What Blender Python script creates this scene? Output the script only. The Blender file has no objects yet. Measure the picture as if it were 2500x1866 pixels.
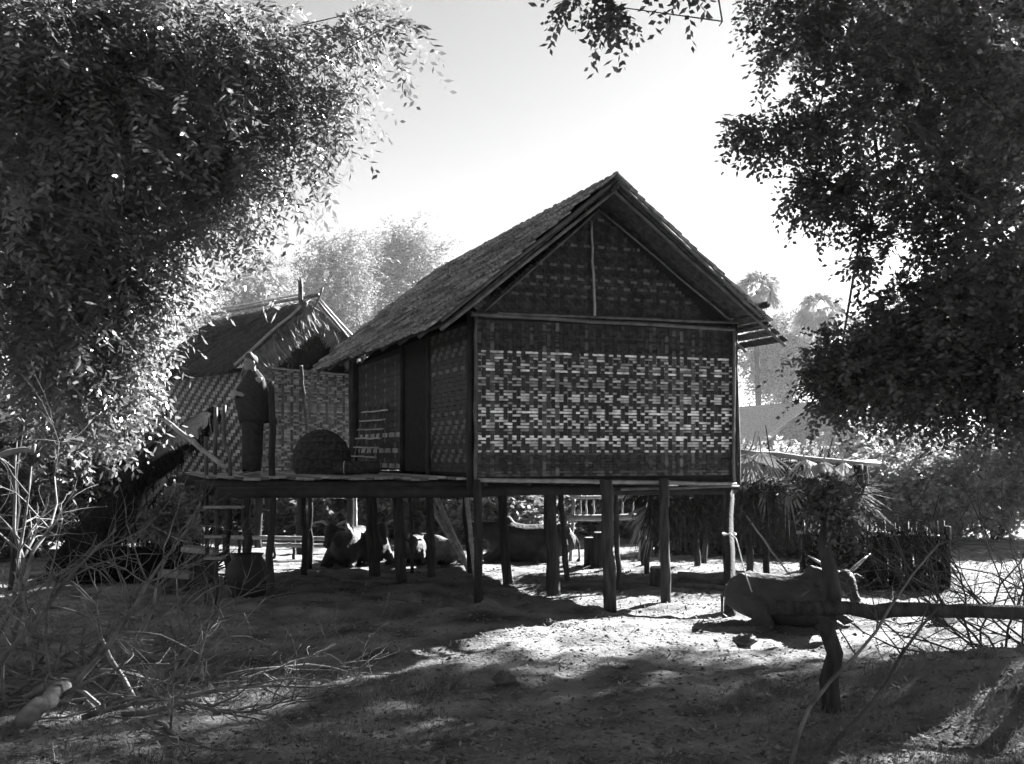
import bpy, math, random
import numpy as np
from mathutils import Vector, Matrix
R = math.radians
rnd = random.Random(7)
rng = np.random.default_rng(11)
sc = bpy.context.scene
COL = sc.collection

# ------------------------------------------------------------------ camera, sky, sun, exposure
FPX, CX, HY, EYE = 2700.0, 1250.0, 1110.0, 1.87
cam_d = bpy.data.cameras.new('camera'); cam = bpy.data.objects.new('camera', cam_d); COL.objects.link(cam)
cam_d.sensor_width = 36.0; cam_d.lens = 36.0*FPX/2500.0
cam_d.shift_y = (HY-933.0)/2500.0
cam_d.clip_start = 0.05; cam_d.clip_end = 3000
cam.location = (0, 0, EYE); cam.rotation_euler = (R(90), 0, 0)
sc.camera = cam

SUN_EL, SUN_AZ = R(31), math.atan2(0.698, 0.716)       # azimuth from +Y towards +X
to_sun = Vector((math.cos(SUN_EL)*math.sin(SUN_AZ), math.cos(SUN_EL)*math.cos(SUN_AZ), math.sin(SUN_EL)))
w = bpy.data.worlds.new('World'); sc.world = w; w.use_nodes = True
nt = w.node_tree; nt.nodes.clear()
sky = nt.nodes.new('ShaderNodeTexSky'); sky.sky_type = 'NISHITA'; sky.sun_disc = False
sky.sun_elevation = SUN_EL; sky.sun_rotation = SUN_AZ; sky.dust_density = 0.3; sky.air_density = 0.35
bw = nt.nodes.new('ShaderNodeRGBToBW'); bg = nt.nodes.new('ShaderNodeBackground'); out = nt.nodes.new('ShaderNodeOutputWorld')
bg.inputs['Strength'].default_value = 0.05
nt.links.new(sky.outputs[0], bw.inputs[0]); nt.links.new(bw.outputs[0], bg.inputs['Color']); nt.links.new(bg.outputs[0], out.inputs[0])
sun_d = bpy.data.lights.new('sun', 'SUN'); sun_d.energy = 5.0; sun_d.angle = R(0.6); sun_d.color = (1, 1, 1)
sun = bpy.data.objects.new('sun', sun_d); COL.objects.link(sun); sun.location = (20, 20, 30)
sun.rotation_euler = to_sun.to_track_quat('Z', 'Y').to_euler()
vs = sc.view_settings
vs.view_transform = 'Standard'; vs.look = 'None'; vs.gamma = 1.0; vs.use_curve_mapping = False
vs.exposure = 2.9
sc.cycles.max_bounces = 4; sc.cycles.diffuse_bounces = 1; sc.cycles.glossy_bounces = 2
sc.cycles.transmission_bounces = 3; sc.cycles.volume_bounces = 0; sc.cycles.transparent_max_bounces = 8
sc.cycles.use_denoising = True
HAZE_DENSITY = 0.00024

# ------------------------------------------------------------------ helpers
def P(px, py, Y):
    return Vector(((px-CX)/FPX*Y, Y, EYE+(HY-py)/FPX*Y))

_tab = rng.random((256, 256))
def vnoise(x, y):
    x = np.asarray(x, float); y = np.asarray(y, float)
    xi = np.floor(x).astype(int); yi = np.floor(y).astype(int)
    fx = x-xi; fy = y-yi; fx = fx*fx*(3-2*fx); fy = fy*fy*(3-2*fy)
    a = _tab[xi % 256, yi % 256]; b = _tab[(xi+1) % 256, yi % 256]
    c = _tab[xi % 256, (yi+1) % 256]; d = _tab[(xi+1) % 256, (yi+1) % 256]
    return (a*(1-fx)+b*fx)*(1-fy)+(c*(1-fx)+d*fx)*fy
def fbm(x, y, o=4):
    s = 0; a = 1; t = 0
    for k in range(o):
        s = s+a*vnoise(x*2**k+17*k, y*2**k+31*k); t += a; a *= .5
    return s/t-.5
def gz(x, y):
    x = np.asarray(x, float); y = np.asarray(y, float)
    near = np.clip(1-(np.abs(y-14)-22)/20, 0, 1)*np.clip(1-(np.abs(x)-16)/15, 0, 1)
    z = 0.16*fbm(x*.35+5, y*.35, 3)+0.10*fbm(x*1.6, y*1.6, 4)*near
    z = z+0.055*fbm(x*6, y*6, 3)*near
    m = np.exp(-((x+0.9)/1.7)**2-((y-13.6)/0.9)**2)
    z = z+m*(0.13+0.22*fbm(x*4+3, y*4, 3))
    z = z+.045*np.clip(y-75, 0, 120)
    b = 1/(1+np.exp(-(x-3.0-0.35*(8.9-y))*2.6))*np.exp(-np.clip(np.abs(y-8.2)-.55, 0, 9)**2/0.28)
    z = z+b*(0.40+0.35*fbm(x*2.2+9, y*2.2, 4))
    return z
def G(x, y): return float(gz(x, y))
def GP(px, Y, dz=0.0):
    x = (px-CX)/FPX*Y
    return Vector((x, Y, G(x, Y)+dz))

ORG = {}
def tag(o, label=None, cat=None, group=None, kind=None):
    if label: o['label'] = label
    if cat: o['category'] = cat
    if group: o['group'] = group
    if kind: o['kind'] = kind
    return o
def thing(name, loc, label, cat, group=None):
    o = bpy.data.objects.new(name, None); COL.objects.link(o); o.location = loc
    o.empty_display_size = .2; ORG[o.name] = Vector(loc)
    return tag(o, label, cat, group)
def link_mesh(name, me, mat, parent=None, org=None):
    """me holds world coordinates; shifted to the parent's or its own origin"""
    n = len(me.vertices); co = np.empty(n*3, np.float32); me.vertices.foreach_get('co', co); co = co.reshape(-1, 3)
    if parent is not None: og = ORG[parent.name]
    elif org is not None: og = Vector(org)
    else: og = Vector(((co[:, 0].min()+co[:, 0].max())/2, (co[:, 1].min()+co[:, 1].max())/2, co[:, 2].min()))
    co -= np.array(og, np.float32); me.vertices.foreach_set('co', co.ravel()); me.update()
    o = bpy.data.objects.new(name, me); COL.objects.link(o)
    if mat is not None and not me.materials: me.materials.append(mat)
    if parent is not None: o.parent = parent
    else: o.location = og
    ORG[o.name] = og
    return o
def np_mesh(name, V, F, smooth=False):
    """V (n,3), F (m,k) constant k"""
    me = bpy.data.meshes.new(name); V = np.asarray(V, np.float32); F = np.asarray(F, np.int32); k = F.shape[1]
    me.vertices.add(len(V)); me.vertices.foreach_set('co', V.ravel())
    me.loops.add(F.size); me.loops.foreach_set('vertex_index', F.ravel())
    me.polygons.add(len(F)); me.polygons.foreach_set('loop_start', np.arange(0, F.size, k, dtype=np.int32))
    me.polygons.foreach_set('use_smooth', np.full(len(F), smooth))
    me.update(calc_edges=True)
    return me

class MB:
    def __init__(s): s.v = []; s.f = []
    def box(s, c, hx, hy, hz, ax=(1, 0, 0), ay=(0, 1, 0), az=(0, 0, 1)):
        c = Vector(c); ax = Vector(ax)*hx; ay = Vector(ay)*hy; az = Vector(az)*hz; n = len(s.v)
        for i in (-1, 1):
            for j in (-1, 1):
                for k in (-1, 1): s.v.append(c+ax*i+ay*j+az*k)
        s.f += [[n+a for a in q] for q in ((0, 1, 3, 2), (4, 6, 7, 5), (0, 4, 5, 1), (2, 3, 7, 6), (0, 2, 6, 4), (1, 5, 7, 3))]
        return s
    def rings(s, rings, cap=True):
        n0 = len(s.v); k = len(rings[0])
        for r in rings: s.v += [Vector(p) for p in r]
        for i in range(len(rings)-1):
            for j in range(k):
                a = n0+i*k+j; b = n0+i*k+(j+1) % k
                s.f.append([a, b, b+k, a+k])
        if cap:
            s.f.append([n0+j for j in range(k)][::-1]); e = n0+(len(rings)-1)*k
            s.f.append([e+j for j in range(k)])
        return s
    def tube(s, pts, rad, seg=7, cap=True, rough=0.0, squash=1.0):
        pts = [Vector(p) for p in pts]
        if not hasattr(rad, '__len__'): rad = [rad]*len(pts)
        rs = []; up = None
        for i, p in enumerate(pts):
            t = (pts[min(i+1, len(pts)-1)]-pts[max(i-1, 0)]).normalized()
            if up is None:
                up = Vector((0, 0, 1)) if abs(t.z) < .9 else Vector((1, 0, 0))
            a = t.cross(up)
            if a.length < 1e-4: a = t.cross(Vector((0, 1, 0.1)))
            a.normalize(); b = t.cross(a); up = -b if b.dot(up) < 0 else b
            b = up; a = b.cross(t)
            rs.append([p+(a*math.cos(q)+b*math.sin(q)*squash)*rad[i]*(1+rough*(rnd.random()-.5)) for q in [2*math.pi*j/seg for j in range(seg)]])
        return s.rings(rs, cap)
    def mesh(s, name, smooth=False):
        me = bpy.data.meshes.new(name); me.from_pydata([tuple(v) for v in s.v], [], s.f); me.update()
        if smooth: me.polygons.foreach_set('use_smooth', [True]*len(me.polygons))
        return me
    def build(s, name, mat, parent=None, org=None, smooth=False):
        return link_mesh(name, s.mesh(name, smooth), mat, parent, org)

def wob(a, b, n=6, amp=.02):
    """points from a to b with a natural wobble"""
    a = Vector(a); b = Vector(b); r = []
    for i in range(n+1):
        t = i/n; k = math.sin(math.pi*t)**.5 if 0 < t < 1 else 0
        r.append(a.lerp(b, t)+Vector((rnd.uniform(-1, 1), rnd.uniform(-1, 1), rnd.uniform(-.6, .6)))*amp*k)
    return r
def pole(name, mat, a, b, r0, r1=None, parent=None, n=7, amp=.012, seg=8, rough=.12, nodes=False):
    r1 = r0 if r1 is None else r1
    pts = wob(a, b, n, amp); m = MB()
    if nodes:
        q = []; rr = []
        for i in range(n):
            p0, p1 = pts[i], pts[i+1]; rad = r0+(r1-r0)*i/n
            q += [p0.lerp(p1, .02), p0.lerp(p1, .07), p0.lerp(p1, .93)]; rr += [rad*1.14, rad, rad*.98]
        m.tube(q, rr, seg, rough=.03)
    else:
        m.tube(pts, [r0+(r1-r0)*i/n for i in range(n+1)], seg, rough=rough)
    return m.build(name, mat, parent, smooth=True)

# ------------------------------------------------------------------ materials (all neutral greys: a black and white place)
def mat(name, v, var=.4, scale=8.0, rough=.85, bump=.3, stretch=(1, 1, 1), rand=.0, spec=.2, bscale=None, detail=5, bdist=.02):
    m = bpy.data.materials.new(name); m.use_nodes = True; t = m.node_tree; p = t.nodes['Principled BSDF']
    p.inputs['Roughness'].default_value = rough; p.inputs['Specular IOR Level'].default_value = spec
    tc = t.nodes.new('ShaderNodeTexCoord'); mp = t.nodes.new('ShaderNodeMapping'); mp.inputs['Scale'].default_value = stretch
    t.links.new(tc.outputs['Object'], mp.inputs['Vector'])
    n = t.nodes.new('ShaderNodeTexNoise'); n.inputs['Scale'].default_value = scale; n.inputs['Detail'].default_value = detail
    t.links.new(mp.outputs[0], n.inputs['Vector'])
    mr = t.nodes.new('ShaderNodeMapRange'); mr.inputs['From Min'].default_value = .3; mr.inputs['From Max'].default_value = .7
    mr.inputs['To Min'].default_value = v*(1-var); mr.inputs['To Max'].default_value = v*(1+var)
    t.links.new(n.outputs['Fac'], mr.inputs['Value']); last = mr.outputs[0]
    if rand:
        oi = t.nodes.new('ShaderNodeObjectInfo'); r2 = t.nodes.new('ShaderNodeMapRange')
        r2.inputs['To Min'].default_value = 1-rand; r2.inputs['To Max'].default_value = 1+rand
        t.links.new(oi.outputs['Random'], r2.inputs['Value'])
        mm = t.nodes.new('ShaderNodeMath'); mm.operation = 'MULTIPLY'
        t.links.new(last, mm.inputs[0]); t.links.new(r2.outputs[0], mm.inputs[1]); last = mm.outputs[0]
    cc = t.nodes.new('ShaderNodeCombineColor')
    for k in range(3): t.links.new(last, cc.inputs[k])
    t.links.new(cc.outputs[0], p.inputs['Base Color'])
    if bump:
        n2 = t.nodes.new('ShaderNodeTexNoise'); n2.inputs['Scale'].default_value = bscale or scale*3; n2.inputs['Detail'].default_value = 6
        t.links.new(mp.outputs[0], n2.inputs['Vector'])
        b = t.nodes.new('ShaderNodeBump'); b.inputs['Strength'].default_value = bump; b.inputs['Distance'].default_value = bdist
        t.links.new(n2.outputs['Fac'], b.inputs['Height']); t.links.new(b.outputs[0], p.inputs['Normal'])
    m['v'] = v
    return m
def leaf_mat(name, v, trans=.35, rough=.45, spec=.5, var=.5):
    m = mat(name, v, var, 1.3, rough, 0, spec=spec); t = m.node_tree; p = t.nodes['Principled BSDF']
    tr = t.nodes.new('ShaderNodeBsdfTranslucent'); mx = t.nodes.new('ShaderNodeMixShader'); mx.inputs[0].default_value = trans
    src = p.inputs['Base Color'].links[0].from_socket
    t.links.new(src, tr.inputs['Color']); o = t.nodes['Material Output']
    t.links.new(p.outputs[0], mx.inputs[1]); t.links.new(tr.outputs[0], mx.inputs[2]); t.links.new(mx.outputs[0], o.inputs['Surface'])
    return m
M = {}
M['soil'] = mat('soil', .15, .75, 1.6, .95, .9, spec=.1, bscale=26, detail=9, bdist=.03)
M['clod'] = mat('clod', .09, .4, 9, .95, .5, spec=.1)
M['litter'] = mat('litter', .16, .6, 3, .8, 0)
M['grass'] = leaf_mat('grass', .10, .3)
M['post'] = mat('post_wood', .032, .6, 5, .8, .6, (4, 4, .7), rand=.3)
M['bark'] = mat('bark', .035, .6, 6, .9, .9, (3, 3, .6))
M['shaggy'] = mat('shaggy_bark', .013, .6, 9, 1.0, .9, (3, 3, .8), spec=0)
M['bamboo'] = mat('bamboo_pole', .30, .35, 6, .5, .2, (2, 2, 2), rand=.3, spec=.4)
M['bamboo_dark'] = mat('weathered_bamboo', .09, .5, 6, .6, .25, rand=.3, spec=.35)
M['beam'] = mat('floor_beam', .02, .5, 5, .85, .5, rand=.3)
M['thatch'] = mat('thatch', .28, .6, 14, .85, .7, (1, 1, 1), rand=.45, bscale=60)
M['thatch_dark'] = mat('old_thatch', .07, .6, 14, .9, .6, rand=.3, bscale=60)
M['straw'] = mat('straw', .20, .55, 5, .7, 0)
M['backing'] = mat('dark_backing', .014, .4, 10, .9, .3)  # near-black backing stops light leaks and paints the dark interior behind strips
M['w_pale'] = mat('bamboo_strip_pale', .66, .6, 9, .5, .15, rand=.35, spec=.35)
M['w_mid'] = mat('bamboo_strip_brown', .085, .5, 11, .55, .15, rand=.4, spec=.3)
M['w_dark'] = mat('bamboo_strip_dark', .028, .6, 11, .6, .15, rand=.4, spec=.25)
M['w_grey'] = mat('bamboo_strip_grey', .25, .5, 9, .6, .15, rand=.4, spec=.3)
M['plank'] = mat('plank', .24, .4, 7, .75, .4, (.5, 3, 3), rand=.2)
M['pot'] = mat('clay_pot', .02, .4, 5, .6, .2)
M['basket'] = mat('basket', .045, .5, 20, .85, .5)
M['leaf'] = leaf_mat('tree_leaf', .15, .6, .26, .9)
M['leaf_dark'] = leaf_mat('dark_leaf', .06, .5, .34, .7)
M['leaf_far'] = leaf_mat('hazed_far_leaf', .18, .4, .6, .3)  # far foliage lightened in colour to add to the thin haze
M['leaf_lightened'] = leaf_mat('pale_leaf', .24, .5, .6, .3)  # leaves lightened in colour to imitate haze and sunlit foliage
M['dead'] = mat('dead_wood', .13, .6, 8, .8, .4, rand=.25)
M['thorn'] = mat('thorn_wood', .05, .5, 9, .85, .3)
M['frond'] = leaf_mat('dry_frond', .33, .3, .6, .3)
M['hide'] = mat('ox_hide', .038, .35, 4, .7, .6, bscale=14, bdist=.04, spec=.25)
M['hide_pale'] = mat('pale_hide', .13, .3, 4, .7, .6, bscale=14, bdist=.04, spec=.25)
M['hide_dark'] = mat('dark_hide', .035, .35, 4, .65, .6, bscale=14, bdist=.04, spec=.25)
M['horn'] = mat('horn', .32, .4, 12, .5, .1)
M['eye'] = mat('eye', .01, .1, 5, .15, 0, spec=.6)
M['skin'] = mat('skin', .22, .15, 8, .5, .1, spec=.35)
M['hair'] = mat('hair', .07, .3, 60, .6, .5)
M['cloth'] = mat('dark_cloth', .03, .3, 18, .9, .3)
M['rope'] = mat('rope', .5, .3, 40, .8, .4)
M['log'] = mat('log_wood', .11, .6, 9, .8, .5, rand=.3)
M['hay'] = mat('hay', .3, .4, 12, .8, .4)
def striped():
    m = mat('striped_shawl', .05, .3, 18, .9, .3); t = m.node_tree; p = t.nodes['Principled BSDF']
    tc = t.nodes.new('ShaderNodeTexCoord'); wv = t.nodes.new('ShaderNodeTexWave'); wv.bands_direction = 'Z'
    wv.inputs['Scale'].default_value = 7; wv.inputs['Distortion'].default_value = 2.5; wv.bands_direction = 'DIAGONAL'
    t.links.new(tc.outputs['Object'], wv.inputs['Vector'])
    mr = t.nodes.new('ShaderNodeMapRange'); mr.inputs['From Min'].default_value = .55; mr.inputs['From Max'].default_value = .8
    mr.inputs['To Min'].default_value = .025; mr.inputs['To Max'].default_value = .032
    t.links.new(wv.outputs['Fac'], mr.inputs['Value']); cc = t.nodes.new('ShaderNodeCombineColor')
    for k in range(3): t.links.new(mr.outputs[0], cc.inputs[k])
    t.links.new(cc.outputs[0], p.inputs['Base Color']); return m
M['shawl'] = striped()

# ------------------------------------------------------------------ ground
def axis(lo, hi, a, b, step, grow):
    r = list(np.arange(a, b+1e-6, step)); s = step
    x = a
    while x > lo: s *= grow; x -= s; r.insert(0, max(x, lo))
    s = step; x = b
    while x < hi: s *= grow; x += s; r.append(min(x, hi))
    return np.array(r)
gx = axis(-500, 500, -7, 7, .06, 1.13); gy = axis(-60, 900, 6, 18, .06, 1.10)
XX, YY = np.meshgrid(gx, gy); ZZ = gz(XX, YY); nx, ny = len(gx), len(gy)
idx = np.arange(nx*ny).reshape(ny, nx)
F = np.stack([idx[:-1, :-1], idx[:-1, 1:], idx[1:, 1:], idx[1:, :-1]], -1).reshape(-1, 4)
g = link_mesh('ground', np_mesh('ground', np.stack([XX, YY, ZZ], -1).reshape(-1, 3), F, True), M['soil'], org=(0, 0, 0))
tag(g, 'bare trodden earth of the village yard', 'ground', kind='structure')

# ------------------------------------------------------------------ foliage machinery (numpy)
def unit(a): return a/np.maximum(np.linalg.norm(a, axis=-1, keepdims=True), 1e-9)
def sprays(base, direc, L, m, ll, lw, droop=.5, spread=.9, jit=.25):
    """base,direc (n,3): a drooping stem of length L carrying m leaflets"""
    n = len(base); s = np.linspace(.08, 1, m)[None, :, None]*L[:, None, None]
    pos = base[:, None, :]+direc[:, None, :]*s
    pos[..., 2] -= droop*(s[..., 0]**2)/np.maximum(L[:, None], .05)
    tang = direc[:, None, :]-np.array([0, 0, 1.])*2*droop*s/np.maximum(L[:, None, None], .05); tang = unit(tang)
    side = unit(np.cross(tang, np.array([0, 0, 1.])+.3*rng.normal(size=(n, 1, 3))))
    sg = np.where(np.arange(m) % 2 == 0, 1., -1.)[None, :, None]
    d = unit(tang*.75+side*sg*spread+rng.normal(size=(n, m, 3))*jit)
    nrm = unit(np.cross(d, np.cross(tang, side)+rng.normal(size=(n, m, 3))*.5))
    l = ll*rng.uniform(.6, 1.25, (n, m, 1)); wd = lw*rng.uniform(.7, 1.3, (n, m, 1))
    a = pos; b = pos+d*l*.45+nrm*wd; c = pos+d*l; e = pos+d*l*.45-nrm*wd
    V = np.stack([a, b, c, e], 2).reshape(-1, 3)
    return V, np.arange(len(V)).reshape(-1, 4)
def lumps_points(lumps, per, clus, crad):
    """clumped points: each lump (cx,cy,cz,rx,ry,rz,weight)"""
    out = []; ctr = []
    for (cx, cy, cz, rx, ry, rz, wt) in lumps:
        k = max(2, int(clus*wt)); u = unit(rng.normal(size=(k, 3))); rr = rng.random((k, 1))**.45
        cc = np.array([cx, cy, cz])+u*rr*np.array([rx, ry, rz])
        c = np.repeat(cc, per, 0); cr = crad*min(1, rx/.6)*rng.uniform(.6, 1.3, (len(c), 1))
        out.append(c+rng.normal(size=c.shape)*cr*np.array([1, 1, .8])*.55); ctr.append(np.repeat([[cx, cy, cz]], len(c), 0))
    return np.concatenate(out), np.concatenate(ctr)
def crown(name, matl, lumps, parent, bias=None, clus=60, per=14, crad=.4, m=12, L=(.2, .45), ll=.07, lw=.014, droop=.5, outw=.6):
    p, c = lumps_points(lumps, per, clus, crad)
    d = unit(unit(p-c)*outw+rng.normal(size=p.shape)*.6)
    if bias is not None: d = unit(d*.75+np.array(bias))
    V, F = sprays(p, d, rng.uniform(L[0], L[1], len(p)), m, ll, lw, droop)
    return link_mesh(name, np_mesh(name, V, F), matl, parent)
def tree(name, label, cat, base, top, r0, lumps, lm, group=None, bark='bark', trunk_pts=None, limbs=True, **kw):
    t = thing(name, base, label, cat, group)
    pts = trunk_pts or wob(base, top, 7, .12*r0*4)
    pts = [Vector(p) for p in pts]; pts[0] = pts[0]-Vector((0, 0, .15))
    n = len(pts); MB().tube(pts, [r0*(1.25 if i == 0 else 1)*(1-.55*i/(n-1)) for i in range(n)], 10, rough=.18).build('trunk', M[bark], t, smooth=True)
    crown('crown', lm, lumps, t, **kw)
    if limbs:
        for lp in lumps:
            e = Vector(lp[:3]); s = pts[rnd.randint(n//2, n-1)]
            q = wob(s, e, 6, .09*(e-s).length)
            rl = r0*.28*min(1, .06+lp[6]*.5)
            mb = MB().tube(q, [rl*(1-.9*i/6)+.004 for i in range(7)], 6, rough=.15)
            for _ in range(5):
                a = q[rnd.randint(2, 6)]; dv = Vector((rnd.gauss(0, lp[3]*.35), rnd.gauss(0, lp[4]*.35), rnd.gauss(0, lp[5]*.35)))
                mb.tube(wob(a, a+dv, 4, .05*dv.length), [rl*.3*(1-.8*i/4)+.003 for i in range(5)], 4)
            mb.build('limb', M[bark], t, smooth=True)
    return t
def PL(px, py, Y, rpx, rpy, ry, wt=1.0):
    c = P(px, py, Y); return (c.x, c.y, c.z, rpx/FPX*Y, ry, rpy/FPX*Y, wt)

# --- the two framing trees, crowns extended out of view to block light
lt = [PL(120, 120, 11, 220, 170, 1.3, 4.6), PL(430, 90, 11.5, 230, 130, 1.3, 3.6), PL(670, 150, 12, 110, 130, .7, .9), PL(330, 330, 11.5, 270, 160, 1.3, 4.0),
      PL(90, 430, 11, 170, 200, 1.3, 3.8), PL(600, 310, 12, 140, 110, .6, .9), PL(480, 490, 12, 130, 110, .6, .9), PL(270, 590, 11.5, 170, 150, .9, 1.5),
      PL(100, 720, 11.2, 160, 170, 1.2, 3.4), PL(260, 760, 11.8, 80, 100, .5, 1.0), PL(180, 890, 11.6, 100, 70, .7, 1.0), PL(800, 290, 12.2, 35, 80, .3, .25), PL(830, 40, 12, 55, 60, .5, .3),
      PL(235, 985, 12.5, 70, 45, .4, .4), PL(950, 60, 11.5, 35, 50, .3, .08), (-6.5, 9.0, 6.5, 2.2, 2.0, 1.6, 2.5), (-5.0, 6.5, 6.8, 2.4, 2.2, 1.3, 2.2), (-7.5, 12.5, 5.5, 1.6, 2.0, 2.2, 2.0)]
tb = GP(-330, 12.2)
tree('feathery_tree', 'big feathery-leaved tree arching over the brush pile and the leaning trunk', 'tree', tb, None, .34, lt, M['leaf'],
     trunk_pts=[tb, tb+Vector((.1, 0, 1)), tb+Vector((.05, .1, 2.2)), tb+Vector((.35, -.1, 3.4)), tb+Vector((.6, -.3, 4.6)), tb+Vector((1.2, -.3, 5.4))],
     clus=30, per=7, crad=.22, m=17, L=(.3, .75), ll=.11, lw=.018, droop=.45, outw=.55, bias=(.55, -.1, -.45))
rt = [PL(2200, 90, 11, 240, 150, .8, 1.15), PL(2430, 260, 10.6, 170, 230, .8, 1.4), PL(2080, 270, 11.2, 180, 120, .8, .9), PL(2230, 430, 11.2, 190, 120, .8, 1.0),
      PL(2420, 600, 10.6, 150, 170, .8, 1.1), PL(2330, 780, 10.8, 190, 110, .8, 1.6), PL(2130, 890, 11, 150, 110, .7, 1.7), PL(2330, 940, 10.6, 180, 90, .6, 1.6), PL(2040, 940, 11, 80, 60, .4, .5),
      PL(2470, 850, 10.4, 100, 190, .7, 1.6), PL(1960, 60, 11, 120, 80, .6, .5), PL(1880, 330, 11.2, 90, 60, .4, .3), PL(2010, 470, 11.2, 110, 80, .5, .5), PL(2150, 610, 11, 60, 60, .3, .2),
      (6.6, 15.0, 7.0, 1.8, 1.6, 1.5, 2.2), (8.4, 15.6, 6.4, 1.8, 1.8, 1.8, 2.4), (8.4, 13.0, 6.2, 1.6, 1.6, 2.0, 2.2), (5.2, 13.4, 7.8, 1.8, 1.6, 1.2, 2.0), (7.4, 17.0, 8.2, 2.0, 1.6, 1.5, 2.2), (5.0, 15.6, 8.4, 1.6, 1.4, 1.0, 1.2),
      (7.2, 17.0, 6.6, 1.2, .9, .7, 1.2), (9.0, 17.2, 6.5, 1.3, .9, .7, 1.4), (10.8, 17.0, 6.4, 1.3, .9, .8, 1.4), (5.6, 17.0, 9.9, 2.0, 1.4, .9, 2.2), (8.4, 17.6, 9.6, 2.0, 1.6, 1.2, 2.2), (10.2, 15.0, 7.4, 1.8, 1.8, 1.8, 2.2)]  # unseen high lumps added to shade the foreground and the near haze
tb = GP(2860, 11.4)
tree('broadleaf_tree', 'dense dark broad-leaved tree hanging over the log rail and the palm shelter', 'tree', tb, None, .36, rt, M['leaf_dark'],
     trunk_pts=[tb, tb+Vector((-.05, 0, 1)), tb+Vector((-.2, .1, 2.4)), tb+Vector((-.5, 0, 3.6)), tb+Vector((-.9, .3, 4.8)), tb+Vector((-1.3, .8, 6.2)), tb+Vector((-1.8, 1.8, 7.6))],
     clus=34, per=16, crad=.22, m=10, L=(.14, .36), ll=.07, lw=.021, droop=.3, outw=.5)
# a high bough of a third tree whose leaf tips hang into the picture; its unseen crown is added to block sky light
st = [(-1.0, 3.5, 7.4, 2.6, 2.2, 1.1, 3.0), (2.6, 4.5, 7.4, 2.4, 2.2, 1.1, 3.0), (.5, 0, 7.5, 3.0, 2.5, 1.4, 3.2), (-3.5, .5, 6.8, 2.4, 2.4, 1.5, 3.0), (4.5, .5, 6.8, 2.4, 2.6, 1.5, 3.0), 
      PL(1430, -15, 9.5, 45, 22, .15, .07), PL(1490, 15, 9.5, 22, 26, .1, .045), PL(1580, -45, 9.5, 40, 18, .15, .045), PL(1690, -50, 9.5, 35, 20, .15, .045),
      (4.6, 10.4, 7.9, 1.8, 1.4, .8, 2.2), (7.0, 11.4, 7.7, 1.8, 1.4, .9, 2.2), (5.4, 12.8, 8.5, 1.8, 1.3, .8, 2.0), (2.6, 11.6, 8.8, 1.8, 1.3, .8, 2.0), (8.8, 12.8, 7.6, 1.8, 1.5, 1.0, 2.2), (2.4, 13.6, 9.6, 1.8, 1.2, .8, 1.8), (-2.4, 8.6, 8.3, 2.2, 1.6, .9, 2.2), (1.4, 8.8, 8.4, 2.2, 1.6, .9, 2.2), (-.6, 11.6, 9.4, 2.2, 1.4, .9, 1.8), (-6.5, -2.5, 5.0, 2.2, 2.2, 2.6, 3.0), (7.0, -2.5, 5.0, 2.2, 2.2, 2.6, 3.0), (0, -5, 5.0, 3.5, 1.8, 2.8, 4.0)]  # out-of-view lumps added to shade near haze and cut sky fill
tb = Vector((.6, -3.2, G(.6, -3.2)))
tree('shade_tree', 'leafy tips of a high bough above the hut roof, with an added unseen crown that blocks light', 'tree', tb, tb+Vector((-.3, .8, 7.4)), .4, st, M['leaf_dark'],
     clus=44, per=14, crad=.45, m=10, L=(.2, .4), ll=.085, lw=.022, droop=.35)

# ------------------------------------------------------------------ the big stilt hut
A = Vector((-.443, 13.3, 0)); D1 = Vector((-.358, .934, 0)); D2 = Vector((.934, .358, 0)); UZ = Vector((0, 0, 1)); NF = -D1
W_, L_ = 3.6, 6.3; ZF, ZT, ZR, TR = 1.60, 3.52, 5.24, 1.62
def H(t, s, z): return A+D2*t+D1*s+UZ*z
hut = thing('stilt_hut', H(1.8, 3, 0), 'big hut on stilts with a bright woven bamboo gable wall and thatched roof', 'hut')
def weave(parent, O, u, v, n, w, h, cw, rh, tone_h, tone_v, draft, clip=None, lift=.006, name='bamboo_strip', fill=.45):
    """real woven strips, one object per strip; clip(u)->max v"""
    nc = int(w/cw); nr = int(h/rh); cw = w/nc; rh = h/nr
    for i in range(nr):
        vc = (i+.5)*rh; mv = []; cols = [j for j in range(nc) if clip is None or vc < clip((j+.5)*cw)]
        if len(cols) < 2: continue
        jit = rnd.uniform(-.004, .004)
        vs_ = []; fs = []
        for j in cols:
            o = lift if draft(i, j) else -lift
            for q in ((.2, .8) if fill < .4 else (.12, .88)):
                c = O+u*((j+q)*cw)+n*o
                tl = rnd.uniform(-.002, .002)
                vs_ += [c+v*(vc+jit+rh*fill+tl), c+v*(vc+jit-rh*fill+tl)]
        k = len(vs_)//2
        fs = [[2*a, 2*a+1, 2*a+3, 2*a+2] for a in range(k-1)]
        mb = MB(); mb.v = vs_; mb.f = fs
        mb.build(name, M[tone_h(vc/h, i)], parent)
    for j in range(nc):
        uc = (j+.5)*cw; rows = [i for i in range(nr) if clip is None or (i+.5)*rh < clip(uc)]
        if len(rows) < 2: continue
        vs_ = []; jit = rnd.uniform(-.004, .004)
        for i in rows:
            o = -lift if draft(i, j) else lift
            for q in (.12, .88):
                c = O+v*((i+q)*rh)+n*o
                vs_ += [c+u*(uc+jit-cw*.45), c+u*(uc+jit+cw*.45)]
        k = len(vs_)//2
        mb = MB(); mb.v = vs_; mb.f = [[2*a, 2*a+1, 2*a+3, 2*a+2] for a in range(k-1)]
        mb.build(name, M[tone_v(j)], parent)
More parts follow.
